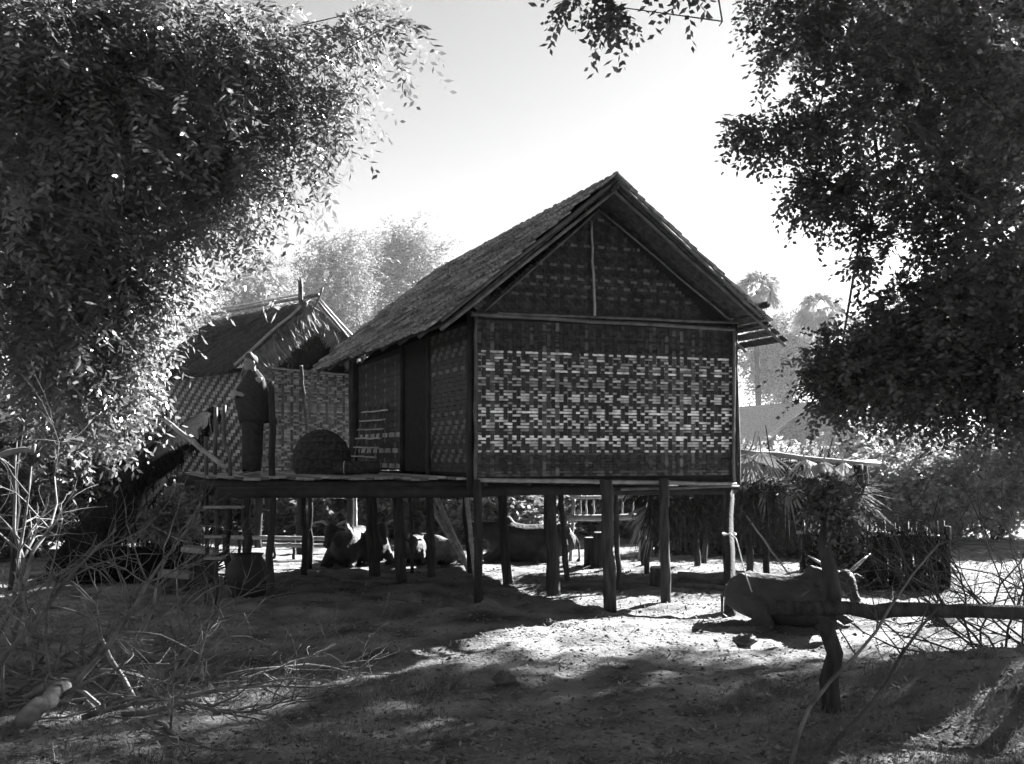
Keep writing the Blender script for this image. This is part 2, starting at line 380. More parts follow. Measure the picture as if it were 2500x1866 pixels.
def panel(name, m, parent, pts, n, th):
    """flat polygon panel with thickness th along n"""
    mb = MB(); k = len(pts); mb.v = [Vector(p) for p in pts]+[Vector(p)+n*th for p in pts]
    mb.f = [list(range(k))[::-1], [k+i for i in range(k)]]+[[i, (i+1) % k, k+(i+1) % k, k+i] for i in range(k)]
    return mb.build(name, M[m], parent)
# gable wall
fw = panel('front_wall', 'backing', hut, [H(0, 0, ZF-.02), H(W_, 0, ZF-.06), H(W_, 0, ZT), H(0, 0, ZT)], NF, -.03)
SH = [0, 1, 2, 3, 4, 3, 2, 1]
rnd2 = random.Random(5)
_dc = {}
RS = [rnd.randint(0, 9) for _ in range(199)]
def draft_front(i, j):
    c = i % 5; sh_ = (i//5) % 2*2
    if rnd2.random() < .09: return rnd2.random() < .5      # a slipped strip here and there
    if c in (0, 2): return (j+sh_) % 4 in (0, 1)
    if c == 1: return (j+1) % 2 == 0 or (j+sh_) % 8 == 4
    if c == 3: return (j+sh_) % 2 == 0
    return (j+sh_+1) % 8 == 0
def tone_front(q, i):
    if .15 < q < .80: return 'w_pale' if RS[i] > 2 else 'w_grey'  # paler rows in a middle band, darker rows above and below
    return 'w_mid' if rnd.random() < .3 else 'w_dark'
weave(fw, H(0.02, 0, ZF+.0)+NF*.012, D2, UZ, NF, W_-.04, ZT-ZF-.02, .056, .0365, tone_front, lambda j: 'w_dark' if rnd.random() < .8 else 'w_mid', lambda i, j: _dc.setdefault((i, j), draft_front(i, j)), fill=.37)
zg = ZT+.04
def gclip(u): return 4.93-zg-.80*abs(u-TR)*(1.0 if u > TR else 1.04)
gw = panel('gable_wall', 'backing', hut, [H(0, 0, zg), H(W_, 0, zg), H(TR, 0, 4.96)], NF, -.03)
weave(gw, H(0, 0, zg)+NF*.012, D2, UZ, NF, W_, 1.4, .046, .042, lambda q, i: 'w_mid' if rnd.random() < .12 else 'w_dark', lambda j: 'w_dark', lambda i, j: (j+i) % 4 < 2, clip=gclip)
# left wall with a doorway darkened by bare near-black backing and a coarse lattice mat, other walls
lw = panel('side_wall', 'backing', hut, [H(0, .05, ZF), H(0, L_, ZF+.08), H(0, L_, ZT-.1), H(0, .05, ZT)], D2, .03)
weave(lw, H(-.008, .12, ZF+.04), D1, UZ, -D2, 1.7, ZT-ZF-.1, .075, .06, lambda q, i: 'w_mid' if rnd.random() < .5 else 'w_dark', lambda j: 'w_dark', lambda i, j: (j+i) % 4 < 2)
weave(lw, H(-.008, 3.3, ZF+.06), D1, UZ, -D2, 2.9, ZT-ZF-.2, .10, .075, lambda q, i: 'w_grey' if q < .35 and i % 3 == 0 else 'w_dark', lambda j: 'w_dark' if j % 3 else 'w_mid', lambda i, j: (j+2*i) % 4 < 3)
for s_ in (1.86, 3.2): pole('door_post', M['post'], H(-.02, s_, ZF), H(-.02, s_, ZT-.05), .045, .04, hut)
panel('side_wall', 'backing', hut, [H(W_, .04, ZF), H(W_, L_, ZF), H(W_, L_, ZT-.05), H(W_, .04, ZT-.05)], D2, -.03)
panel('rear_wall', 'backing', hut, [H(.04, L_-.04, ZF), H(W_-.04, L_-.04, ZF), H(W_-.04, L_-.04, ZT-.1), H(TR, L_-.04, 4.9), H(.04, L_-.04, ZT-.1)], D1, -.03)
# battens
pole('corner_pole', M['bamboo_dark'], H(-.01, -.05, ZF-.12), H(-.01, -.05, ZT+.05), .022, .02, hut, nodes=True)
pole('corner_pole', M['bamboo_dark'], H(W_-.02, -.05, ZF-.12), H(W_-.02, -.05, ZT+.02), .022, .02, hut, nodes=True)
pole('corner_post', M['post'], H(W_+.07, .03, ZF-.2), H(W_+.02, .03, ZT+.1), .06, .05, hut)
pole('corner_post', M['post'], H(-.03, .10, ZF-.2), H(-.03, .10, ZT+.1), .05, .045, hut)
pole('corner_post', M['bark'], H(-.05, L_-.1, ZF), H(-.05, L_-.1, ZT), .11, .10, hut)
pole('wall_rail', M['bamboo_dark'], H(-.08, -.055, ZT+.03), H(W_+.02, -.055, ZT-.01), .026, .024, hut, nodes=True)
pole('wall_rail', M['bamboo_dark'], H(.25, -.06, ZT+.055), H(W_+.08, -.06, ZT+.085), .018, .016, hut, nodes=True)
pole('wall_rail', M['bamboo'], H(0, -.06, ZF-.035), H(W_+.04, -.06, ZF-.12), .028, .026, hut, nodes=True)
pole('gable_pole', M['bamboo'], H(TR-.06, -.05, ZT+.06), H(TR-.10, -.05, 4.80), .017, .013, hut, nodes=True)
pole('gable_pole', M['bamboo_dark'], H(W_-.02, -.05, ZT+.07), H(TR, -.05, 4.93), .014, .012, hut)
pole('gable_pole', M['bamboo_dark'], H(.1, -.05, ZT+.07), H(TR, -.05, 4.93), .012, .012, hut)
# roof
SF, SB = -.5, 6.9; TE0, ZE0, TE1, ZE1 = -.58, 3.40, 4.08, 3.38
def thatch_panel(wd, ln):
    mb = MB(); nb = 9; x = -wd/2
    for b in range(nb):
        bw_ = wd/nb; l = ln*rnd.uniform(.86, 1.08); z = rnd.uniform(0, .012)
        x0 = x+b*bw_-.004; x1 = x0+bw_+.004+rnd.uniform(-.006, .004); sk = rnd.uniform(-.012, .012)
        n = len(mb.v); c = rnd.uniform(0, .006)
        mb.v += [Vector(q) for q in ((x0, 0, z), (x1, 0, z), (x1+sk, -l, z+.012+c), (x0+sk, -l, z+.012), (x0, 0, z-.02), (x1, 0, z-.02), (x1+sk, -l, z-.012), (x0+sk, -l, z-.012), )]
        mb.f += [[n, n+3, n+2, n+1], [n+4, n+5, n+6, n+7], [n+3, n+7, n+6, n+2], [n, n+4, n+7, n+3], [n+1, n+2, n+6, n+5]]
    me = mb.mesh('thatch_panel'); me.materials.append(M['thatch']); return me
TP = [thatch_panel(.60, .34) for _ in range(7)]
def place(me, name, parent, loc, X, Y, Z):
    o = bpy.data.objects.new(name, me); COL.objects.link(o); o.parent = parent; og = ORG[parent.name]
    mt = Matrix((X, Y, Z)).transposed().to_4x4(); mt.translation = Vector(loc)-og; o.matrix_local = mt
    return o
roof = panel('roof', 'thatch_dark', hut, [H(TR, SF+.04, ZR-.06), H(TR, SB-.04, ZR-.06), H(TE0+.06, SB-.04, ZE0-.02), H(TE0+.06, SF+.04, ZE0-.02)], (D2*.6-UZ*.8), .03)
upL = (H(TR, 0, ZR)-H(TE0, 0, ZE0)); nL = upL.length; upL.normalize(); outL = upL.cross(D1); outL = outL if outL.z > 0 else -outL
NC = 20; per = (SB-SF)/13
for i in range(NC):
    for j in range(13):
        k = (i+.9)/NC*nL
        s0 = SF+(j+.5)*per+(per*.3 if i % 2 else 0)*(1 if j < 12 else .3)
        tilt = rnd.uniform(-.06, .06)
        xa = (-D1+upL*tilt).normalized(); ya = outL.cross(xa).normalized()
        if ya.dot(upL) < 0: ya = -ya; xa = -xa
        za = (outL+upL*rnd.uniform(.03, .11)).normalized(); ya = za.cross(xa).normalized(); xa = ya.cross(za)
        place(rnd.choice(TP), 'thatch_panel', roof, H(TE0, s0, ZE0)+upL*min(k+rnd.uniform(-.045, .03), nL)+outL*rnd.uniform(.012, .03), xa, ya, za)
upR = (H(TR, 0, ZR)-H(TE1, 0, ZE1)); nR = upR.length; upR.normalize(); outR = upR.cross(-D1); outR = outR if outR.z > 0 else -outR
TMID = 3.52; ZMID = ZR+(ZE1-ZR)*(TMID-TR)/(TE1-TR)
rr_ = panel('roof', 'thatch_dark', hut, [H(TR, SF+.04, ZR-.06), H(TMID, SF+.04, ZMID-.05), H(TMID, SB-.04, ZMID-.05), H(TR, SB-.04, ZR-.06)], -outR, .03)
mb = MB()
for i in range(NC):
    for j in range(13):
        k = (i+.9)/NC*nR
        if k < .5: continue
        me = rnd.choice(TP); s0 = SF+(j+.5)*per; xa = D1; za = (outR+upR*.06).normalized(); ya = za.cross(xa).normalized(); n = len(mb.v)
        if ya.dot(upR) < 0: ya = -ya; xa = -xa
        o = H(TE1, s0, ZE1)+upR*min(k, nR)+outR*rnd.uniform(.01, .03)
        mb.v += [o+xa*q.co.x+ya*q.co.y+za*q.co.z for q in me.vertices]; mb.f += [[n+a for a in p.vertices] for p in me.polygons]
mb.build('thatch', M['thatch'], rr_)['kind'] = 'stuff'
for q in range(5):       # the lower eave tier: boards with slits of light between
    t0 = TMID+.01+q*.115
    z0 = ZE1+(TE1-t0)*math.tan(math.acos(upR.x/ (D2.x if D2.x else 1)) if False else math.atan2(ZR-ZE1, TE1-TR))
    c = H(t0+.05, (SF+SB)/2, z0-.08)
    MB().box(c, .052, (SB-SF)/2+.02, .008, (D2*.8-UZ*.6).normalized(), D1, (D2*.6+UZ*.8).normalized()).build('eave_board', M['thatch_dark'], hut)
for s_ in np.linspace(SF+.03, SB-.1, 9):
    for (te, ze, sg) in ((TE0, ZE0, 1), (TE1, ZE1, -1)):
        pole('rafter', M['bamboo_dark'], H(te, s_, ze-.10), H(TR+.03*sg, s_, ZR-.15), .024, .02, hut, n=5, amp=.01)
for q in np.linspace(.12, .92, 7):
    pole('batten', M['bamboo_dark'], H(TE1+(TR-TE1)*q, SF-.03, ZE1+(ZR-ZE1)*q-.07), H(TE1+(TR-TE1)*q, SB, ZE1+(ZR-ZE1)*q-.07), .013, .013, hut, n=5, amp=.008)
pole('purlin', M['post'], H(W_+.14, SF-.08, ZMID-.05+.03), H(W_+.14, SB, ZMID-.02), .045, .04, hut)
pole('ridge_pole', M['post'], H(TR, SF-.06, ZR-.12), H(TR, SB+.1, ZR-.12), .035, .03, hut)
pole('barge_pole', M['bamboo_dark'], H(TE0-.02, SF-.03, ZE0-.01), H(TR+.02, SF-.03, ZR-.03), .022, .02, hut, nodes=True)
pole('barge_pole', M['bamboo_dark'], H(TE1-.4, SF-.03, ZE1+.24), H(TR, SF-.03, ZR-.05), .02, .018, hut, nodes=True)
mb = MB()
for s_ in np.linspace(SF-.05, SB, 90):
    c = H(TR+rnd.uniform(-.02, .02), s_, ZR+.025)
    for sd, u_ in ((-1, upL), (1, upR)):
        mb.box(c-u_*.12+UZ*.0, .045, .14, .008, D1, u_, u_.cross(D1))
mb.build('ridge_cap', M['thatch'], hut)['kind'] = 'stuff'
# stilts: (px top, px foot, depth, half width px)
for pt, pb, Y, hw in ((966, 981, 16.4, 13), (1000, 1008, 17.3, 4), (1045, 1055, 16.8, 10), (1131, 1152, 17.1, 9), (1166, 1170, 13.25, 10), (1223, 1241, 16.0, 11),
                      (1340, 1354, 14.8, 16), (1367, 1384, 16.3, 7), (1479, 1491, 13.1, 15), (1500, 1512, 15.2, 6), (1619, 1627, 14.0, 12), (1779, 1784, 12.75, 13), (1765, 1774, 16.3, 6),
                      (895, 912, 17.1, 9), (911, 924, 17.0, 6)):
    a = GP(pb, Y, -.12); b = P(pt, 1200, Y); b.z = ZF-.03
    if Y < 13: b = H(W_-.03, .05, ZF-.12)
    pole('post', M['post'], a, b, hw/FPX*Y*1.08, hw/FPX*Y*.96, hut, amp=.016, n=8, seg=9, rough=.3)
# floor: joists, beams and slat ends
for s_ in (.12, 1.7, 3.3, 4.9, 6.15):
    pole('floor_beam', M['beam'], H(-3.0 if s_ < 3 else -2.2, s_, ZF-.16), H(W_+.1, s_, ZF-.20), .065, .06, hut, amp=.02)
for t_ in np.linspace(.1, W_-.05, 7):
    pole('floor_joist', M['beam'], H(t_, -.06, ZF-.08), H(t_, L_, ZF-.05), .04, .035, hut, amp=.015)
pole('floor_beam', M['bamboo_dark'], H(1.9, -.08, ZF-.17), H(W_+.05, -.08, ZF-.15), .02, .018, hut, nodes=True)
mb = panel('floor', 'beam', hut, [H(0, 0, ZF-.04), H(W_, 0, ZF-.06), H(W_, L_, ZF-.04), H(0, L_, ZF-.04)], UZ, .03)
PF = [Vector((-3.72, 13.55, 0)), Vector((-.46, 13.36, 0))]
for i in range(30):            # veranda planks running back from the front edge
    q = (i+.5)/30; a = PF[0].lerp(PF[1], q); ln = 3.6+1.9*q+rnd.uniform(-.1, .1); o = rnd.uniform(-.05, .03)
    ctr = a+D1*(ln/2+o); zz = ZF-.02+rnd.uniform(-.008, .008)+.012*math.sin(i)
    MB().box(Vector((ctr.x, ctr.y, zz)), .053, ln/2, .014, D2, D1, UZ).build('veranda_plank', M['plank'] if i % 3 else M['bamboo_dark'], hut)
for sy in (.08, 1.7, 3.2):
    a = PF[0]+D1*sy; b = PF[1]+D1*sy
    pole('veranda_beam', M['beam'], Vector((a.x-.15, a.y, ZF-.10)), Vector((b.x+.1, b.y, ZF-.10)), .055, .05, hut, amp=.02)
for pt, pb, Y, hw, top in ((662, 659, 13.75, 9, 932), (600, 603, 15.2, 11, None), (553, 557, 15.5, 9, None), (735, 744, 17.3, 8, None), (754, 757, 18.6, 7, None)):
    b = P(pt, top or 1165, Y)
    if top is None: b.z = ZF-.04
    pole('post', M['post'], GP(pb, Y, -.1), b, hw/FPX*Y*1.05, hw/FPX*Y*.85, hut, amp=.03, n=9, seg=9, rough=.2)
for pts in ([(548, 990), (546, 1030), (548, 1080), (560, 1110), (563, 1160)], [(527, 995), (526, 1080), (525, 1160)], [(503, 1066), (504, 1160)]):
    Y = 14.3; MB().tube([P(x, y, Y) for x, y in pts][:-1]+[Vector((P(*pts[-1], Y).x, Y, ZF-.06))], [.026]*len(pts), 7, rough=.15).build('railing_stake', M['bamboo_dark'], hut, smooth=True)

# ------------------------------------------------------------------ steps, jars and clutter by the veranda
t = thing('bamboo_pole', P(470, 1090, 14.0), 'pale bamboo pole sloping down onto the veranda edge beside the stakes', 'pole')
pole('stem', M['bamboo'], P(398, 1022, 14.6), P(556, 1146, 13.9), .032, .03, t, nodes=True)
ld = thing('entry_ladder', GP(535, 13.6), 'rough step ladder with one wide tread below the veranda end', 'ladder')
for px in (503, 527): pole('rail', M['post'], GP(px, 13.7, -.05), P(px+2, 1165, 13.8), .03, .026, ld)
for py, w_ in ((1238, 45), (1310, 22), (1362, 22)):
    c = P(548-45+w_, py, 13.75); MB().box(c, w_/FPX*13.7, .10, .016).build('tread', M['plank'], ld)
def lathe(prof, c, seg=24):
    return [[Vector(c)+Vector((r*math.cos(2*math.pi*j/seg), r*math.sin(2*math.pi*j/seg), z)) for j in range(seg)] for r, z in prof]
c = GP(605, 14.4, -.03)
jar = thing('water_jar', c, 'big dark rounded jar standing under the veranda behind a stilt', 'jar')
MB().rings(lathe([(.10, 0), (.2, .03), (.27, .18), (.29, .32), (.25, .46), (.19, .53), (.18, .56), (.21, .59), (.17, .585), (.15, .5)], c)).build('body', M['pot'], jar, smooth=True)
def block(name, label, cat, px, Y, w_, d_, h_, m1, m2):
    c = GP(px, Y, -.04); t = thing(name, c, label, cat); hb = h_*.78
    MB().rings([[c+Vector((sx*w_*k, sy*d_*k, z)) for sx, sy in ((-1, -1), (1, -1), (1, 1), (-1, 1))] for z, k in ((0, .8), (hb*.4, .74), (hb, .85))]).build('body', m1, t)
    MB().box(c+Vector((0, 0, hb+.03)), w_, d_, .035, (.99, .06, -.1), (-.06, .99, 0), (.1, 0, .99)).build('top', m2, t)
block('chopping_block', 'squat wooden block with a pale flat top below the leaning trunk', 'block', 430, 14.6, .2, .16, .36, M['post'], M['plank'])
block('low_bench', 'dark low bench with a pale top at the foot of the ladder', 'bench', 488, 15.6, .22, .2, .62, M['post'], M['plank'])
rk = thing('slatted_rack', H(-.25, 4.6, ZF), 'slatted bamboo rack leaning on the dark side wall by the doorway', 'rack')
for q in range(5): pole('upright', M['bamboo_dark'], H(-.30, 3.9+q*.36, ZF), H(-.06, 3.9+q*.36+.06, ZF+1.05), .013, .011, rk, n=4)
for q in range(7): pole('slat', M['bamboo'], H(-.30+.034*q, 3.8, ZF+.08+q*.145), H(-.30+.034*q, 5.5, ZF+.10+q*.145), .013, .012, rk, n=5)
# covered basket on the veranda
c = Vector((P(785, 1150, 15.2).x, 15.2, ZF)); bk = thing('domed_basket', c, 'big dark domed basket resting on the veranda by the hut wall', 'basket')
rs = lathe([(.34, 0), (.38, .10), (.39, .22), (.37, .33), (.31, .44), (.22, .53), (.12, .58), (.03, .60)], c, 40)
for k, r in enumerate(rs):
    for j, p in enumerate(r): p += (p-c)*(.03 if (j+k) % 2 else -.01)
MB().rings(rs).build('body', M['basket'], bk)
for k in range(1, 7):
    rr0, zz0 = ((.38, .10), (.39, .22), (.37, .33), (.31, .44), (.22, .53), (.12, .58))[k-1]
    MB().tube([c+Vector(((rr0+.012)*math.cos(a), (rr0+.012)*math.sin(a), zz0)) for a in np.linspace(0, 2*math.pi, 30)], .014, 5, cap=False).build('hoop', M['basket'], bk)
c = Vector((P(868, 1140, 15.0).x, 15.0, ZF)); rm = thing('rolled_mat', c, 'dark rolled mat lying on the veranda beside the domed basket', 'mat')
MB().tube([c+D2*q+UZ*.09 for q in (-.33, -.3, .3, .33)], [.07, .09, .09, .07], 14, rough=.06).build('roll', M['basket'], rm, smooth=True)
MB().tube([c-D2*.15+Vector((0, .093*math.cos(a), .09+.093*math.sin(a))) for a in np.linspace(0, 2*math.pi, 14)], .008, 5, cap=False).build('tie', M['rope'], rm)

# ------------------------------------------------------------------ old thatched hut behind
A2 = Vector((-4.82, 20.0, 0)); F2 = Vector((.76, .65, 0)); B2 = Vector((-.65, .76, 0)); N2 = -B2
def H2(t, s, z): return A2+F2*t+B2*s+UZ*z
h2 = thing('thatched_hut', H2(1.1, 1.8, 0), 'small old hut with ragged thatch and crossed ridge poles behind the standing person', 'hut')
f2 = panel('front_wall', 'backing', h2, [H2(0, 0, 1.45), H2(2.3, 0, 1.45), H2(2.3, 0, 3.45), H2(1.15, 0, 4.5), H2(0, 0, 3.45)], N2, -.03)
weave(f2, H2(.02, 0, 1.47)+N2*.012, F2, UZ, N2, 2.26, 1.95, .062, .036, lambda q, i: 'w_grey', lambda j: 'w_mid', lambda i, j: (j+RS[i]) % (3+RS[i] % 3) < 2)
s2 = panel('side_wall', 'backing', h2, [H2(0, .04, 1.45), H2(0, 3.5, 1.45), H2(0, 3.5, 3.45), H2(0, .04, 3.45)], F2, .03)
weave(s2, H2(-.01, .1, 1.47), B2, UZ, -F2, 3.3, 1.9, .09, .06, lambda q, i: 'w_grey', lambda j: 'w_dark', lambda i, j: (j+i) % 4 < 2)
panel('side_wall', 'backing', h2, [H2(2.3, .04, 1.45), H2(2.3, 3.5, 1.45), H2(2.3, 3.5, 3.4), H2(2.3, .04, 3.4)], F2, -.03)
panel('floor', 'beam', h2, [H2(-.2, -.2, 1.38), H2(2.4, -.2, 1.38), H2(2.4, 3.6, 1.38), H2(-.2, 3.6, 1.38)], UZ, .05)
def blades(n, O, ux, uy, dl, L, wd, nrm, spread=.12, thick=.05):
    """n thin straws starting on the parallelogram O+a*ux+b*uy, running along dl"""
    a = rng.random((n, 1)); b = rng.random((n, 1)); O = np.array(O); nn = np.array(nrm)
    base = O+a*np.array(ux)+b*np.array(uy)+nn*rng.uniform(0, thick, (n, 1))
    d = unit(np.array(dl)+rng.normal(size=(n, 3))*spread); side = unit(np.cross(d, nn+rng.normal(size=(n, 3))*.3))
    l = L*rng.uniform(.6, 1.2, (n, 1)); w_ = wd*rng.uniform(.6, 1.4, (n, 1))
    V = np.stack([base-side*w_, base+side*w_, base+d*l+side*w_*.4, base+d*l-side*w_*.4], 1).reshape(-1, 3)
    return V, np.arange(len(V)).reshape(-1, 4)
ap = H2(1.15, -.35, 4.72)
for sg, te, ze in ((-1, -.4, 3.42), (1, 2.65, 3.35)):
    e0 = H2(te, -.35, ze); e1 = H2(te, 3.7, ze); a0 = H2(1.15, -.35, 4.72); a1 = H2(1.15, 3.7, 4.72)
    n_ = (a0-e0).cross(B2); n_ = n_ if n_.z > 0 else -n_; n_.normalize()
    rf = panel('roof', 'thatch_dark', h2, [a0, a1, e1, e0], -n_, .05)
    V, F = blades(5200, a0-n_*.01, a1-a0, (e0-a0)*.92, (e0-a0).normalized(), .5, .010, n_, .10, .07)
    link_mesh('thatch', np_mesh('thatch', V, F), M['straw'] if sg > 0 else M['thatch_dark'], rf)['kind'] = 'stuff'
    pole('barge_pole', M['bamboo'] if sg < 0 else M['bamboo_dark'], e0+n_*.03+N2*.06, a0+n_*.06+N2*.06, .028, .025, h2, nodes=True)
    if sg > 0: pole('barge_pole', M['bamboo'], e0+n_*.16+N2*.02, a0+n_*.15, .026, .022, h2, nodes=True)
V, F = blades(2600, H2(-.15, -.25, 3.5), H2(1.15, -.3, 4.62)-H2(-.15, -.25, 3.5), Vector((0, 0, .1)), Vector((.25, -.1, -1)), .42, .011, N2, .25, .08)
V2, F2_ = blades(1800, H2(1.15, -.3, 4.62), H2(2.5, -.25, 3.5)-H2(1.15, -.3, 4.62), Vector((0, 0, .1)), Vector((-.2, -.1, -1)), .34, .010, N2, .25, .08)
o = link_mesh('gable_fringe', np_mesh('gable_fringe', np.concatenate([V, V2]), np.concatenate([F, F2_+len(V)])), M['straw'], h2); o['kind'] = 'stuff'
pole('ridge_pole', M['bamboo_dark'], H2(1.15, -.6, 4.80), H2(1.15, 3.8, 4.86), .035, .03, h2)
pole('ridge_pole', M['bamboo'], H2(1.02, -.3, 4.84), H2(1.02, 3.6, 4.92), .022, .02, h2, nodes=True)
for a, b, r in ((P(735, 770, 20.3), P(733, 681, 20.3), .05), (P(765, 762, 20.4), P(788, 702, 20.4), .022), (P(660, 800, 21.6), P(668, 728, 21.6), .045), (P(720, 775, 20.3), P(748, 738, 20.3), .05)):
    pole('ridge_stake', M['bamboo_dark'], a, b, r, r*.9, h2, n=4)
pole('wall_pole', M['bamboo_dark'], P(735, 893, 20.0), P(749, 1052, 20.4), .03, .03, h2, nodes=True)
pole('wall_rail', M['bamboo'], H2(.3, -.08, 3.46), H2(2.35, -.08, 3.40), .02, .02, h2, nodes=True)
for (t_, s_) in ((.05, .05), (1.15, .05), (2.25, .05), (.05, 3.4), (2.25, 3.4), (1.2, 1.8)):
    p = H2(t_, s_, 0); pole('post', M['post'], Vector((p.x, p.y, G(p.x, p.y)-.1)), H2(t_, s_, 1.42), .075, .065, h2, amp=.02)

# ------------------------------------------------------------------ leaning shaggy trunk
tp = [P(170, 1420, 16.6), P(230, 1330, 16.6), P(290, 1250, 16.7), P(360, 1160, 17.0), P(425, 1090, 17.6), P(480, 1040, 18.4), P(520, 1000, 19.2)]
lt_ = thing('leaning_dead_tree', tp[0], 'thick shaggy dead trunk leaning across the yard towards the veranda', 'tree trunk')
MB().tube(tp, [.42, .36, .30, .28, .24, .16, .05], 14, rough=.22).build('trunk', M['shaggy'], lt_, smooth=True)
Vs = []; Fs = []; n0 = 0
for i in range(len(tp)-1):
    d = (tp[i]-tp[i+1]).normalized(); rr0 = (.42, .36, .30, .27, .25, .21)[i]
    V, F = blades(420, tp[i]-Vector((rr0, rr0, .1)), (tp[i+1]-tp[i])+Vector((0, rr0*1.6, 0)), Vector((rr0*1.6, 0, .1)), d*.7+Vector((.2, 0, -.6)), .36, .014, Vector((0, -1, .3)), .22, .1)
    Vs.append(V); Fs.append(F+n0); n0 += len(V)
link_mesh('bark_fibre', np_mesh('bark_fibre', np.concatenate(Vs), np.concatenate(Fs)), M['shaggy'], lt_)['kind'] = 'stuff'
V, F = blades(2600, GP(160, 16.0, .0), Vector((1.7, 0, 0)), Vector((0, 1.6, .0)), Vector((.3, -.2, .8)), .5, .016, Vector((0, -1, .2)), .55, .1)
tag(link_mesh('dry_brush', np_mesh('dry_brush', V, F), M['shaggy']), 'dark heap of dry brush at the foot of the leaning trunk', 'brush', kind='stuff')
# ------------------------------------------------------------------ living bodies: lofts fused by a voxel remesh
def fuse(mb, voxel, smooth_it=6):
    me = mb.mesh('tmp'); o = bpy.data.objects.new('tmp', me); COL.objects.link(o)
    r = o.modifiers.new('r', 'REMESH'); r.mode = 'VOXEL'; r.voxel_size = voxel; r.use_smooth_shade = True
    s = o.modifiers.new('s', 'SMOOTH'); s.factor = .5; s.iterations = smooth_it
    dg = bpy.context.evaluated_depsgraph_get(); dg.update()
    res = bpy.data.meshes.new_from_object(o.evaluated_get(dg)); bpy.data.objects.remove(o); bpy.data.meshes.remove(me)
    res.polygons.foreach_set('use_smooth', [True]*len(res.polygons)); res.update(); return res
def ell(mb, path, seg=14):
    """path: (point, half width sideways, half height); rings across the local tangent"""
    pts = [Vector(p[0]) for p in path]; rs = []
    for i, (p, a, b) in enumerate(path):
        t = (pts[min(i+1, len(pts)-1)]-pts[max(i-1, 0)]).normalized()
        sd = Vector((0, 0, 1)).cross(t) if abs(t.z) < .97 else Vector((0, 1, 0))
        sd.normalize(); u = t.cross(sd)
        rs.append([Vector(p)+sd*a*math.cos(q)+u*b*math.sin(q) for q in [2*math.pi*j/seg for j in range(seg)]])
    mb.rings(rs)
def ox(label, pos, heading, pose='lying', scale=1.0, m='hide', head_yaw=0.0, head_drop=0.0, horn=1.0, hump=True, group=None, hs='up', cat='ox', name='bullock'):
    Rm = Matrix.Rotation(heading, 3, 'Z'); pos = Vector(pos)
    T = lambda v: pos+Rm @ (Vector(v)*scale)
    zc = .98 if pose == 'standing' else .40
    b = MB()
    ell(b, [((-.90, 0, zc+.10), .05, .08), ((-.84, 0, zc+.06), .19, .22), ((-.65, 0, zc+.04), .27, .31), ((-.35, 0, zc-.02), .31, .35), ((0, 0, zc-.05), .33, .37), ((.3, 0, zc-.01), .29, .38), ((.52, 0, zc+.06), .23, .34), ((.68, 0, zc+.10), .13, .22)])
    if hump: ell(b, [((.22, 0, zc+.25), .08, .07), ((.34, 0, zc+.36), .10, .13), ((.46, 0, zc+.34), .08, .10), ((.55, 0, zc+.25), .06, .06)], 10)
    for s in (-1, 1):
        ell(b, [((-.74, s*.17, zc+.24), .03, .03), ((-.62, s*.19, zc+.29), .06, .06), ((-.5, s*.16, zc+.26), .03, .03)], 8)
        ell(b, [((.40, s*.20, zc+.22), .04, .05), ((.44, s*.24, zc), .06, .12), ((.46, s*.2, zc-.2), .05, .08)], 8)
    hp = Vector((.98, 0, zc+.42-head_drop)); ry = Matrix.Rotation(head_yaw, 3, 'Z'); nb = Vector((.5, 0, zc+.14))
    hp = nb+ry @ (hp-nb)
    ell(b, [(nb, .17, .26), (nb.lerp(hp, .4), .13, .20), (nb.lerp(hp, .8), .10, .15), (hp, .09, .12)])
    fd = ry @ Vector((.62, 0, -.78)).normalized()      # face points down and forward
    ell(b, [(hp-fd*.10, .06, .06), (hp-fd*.05, .11, .10), (hp+fd*.08, .115, .12), (hp+fd*.18, .09, .10), (hp+fd*.28, .07, .075), (hp+fd*.36, .078, .07), (hp+fd*.40, .05, .045)], 12)
    lat = ry @ Vector((0, 1, 0)); back = ry @ Vector((-.5, 0, .5))
    for s in (-1, 1):
        e0 = hp+lat*s*.09-fd*.01
        ell(b, [(e0, .02, .03), (e0+lat*s*.10+back*.02, .025, .05), (e0+lat*s*.19-UZ*.03, .015, .03), (e0+lat*s*.23-UZ*.05, .01, .012)], 8)
    for s in (-1, 1):
        if pose == 'standing':
            fl = [((.45, s*.16, .85), .11, .15), ((.47, s*.17, .62), .075, .09), ((.45, s*.17, .46), .06, .065), ((.46, s*.17, .30), .04, .042), ((.46, s*.17, .13), .045, .045), ((.50, s*.17, .05), .055, .06), ((.51, s*.17, 0), .06, .065)]
            hl = [((-.62, s*.16, .95), .12, .19), ((-.54, s*.17, .72), .10, .13), ((-.68, s*.17, .50), .055, .07), ((-.70, s*.17, .43), .05, .06), ((-.66, s*.17, .25), .042, .045), ((-.65, s*.17, .12), .045, .048), ((-.61, s*.17, .04), .055, .06), ((-.60, s*.17, 0), .06, .065)]
        else:
            fl = [((.42, s*.22, .32), .09, .14), ((.62, s*.27, .16), .07, .08), ((.80, s*.27, .08), .065, .065), ((.66, s*.24, .055), .045, .045), ((.5, s*.22, .05), .05, .05), ((.42, s*.22, .05), .05, .05)]
            hl = [((-.55, s*.20, .36), .12, .20), ((-.25, s*.34, .22), .10, .14), ((-.12, s*.38, .14), .08, .09), ((-.35, s*.40, .08), .05, .055), ((-.48, s*.41, .07), .05, .05), ((-.25, s*.43, .05), .04, .04), ((-.08, s*.43, .05), .05, .05)]
        ell(b, fl, 10); ell(b, hl, 10)
    b.v = [T(v) for v in b.v]
    o = thing(name, pos, label, cat, group)
    me = fuse(b, .028*scale); link_mesh('body', me, M[m], o)
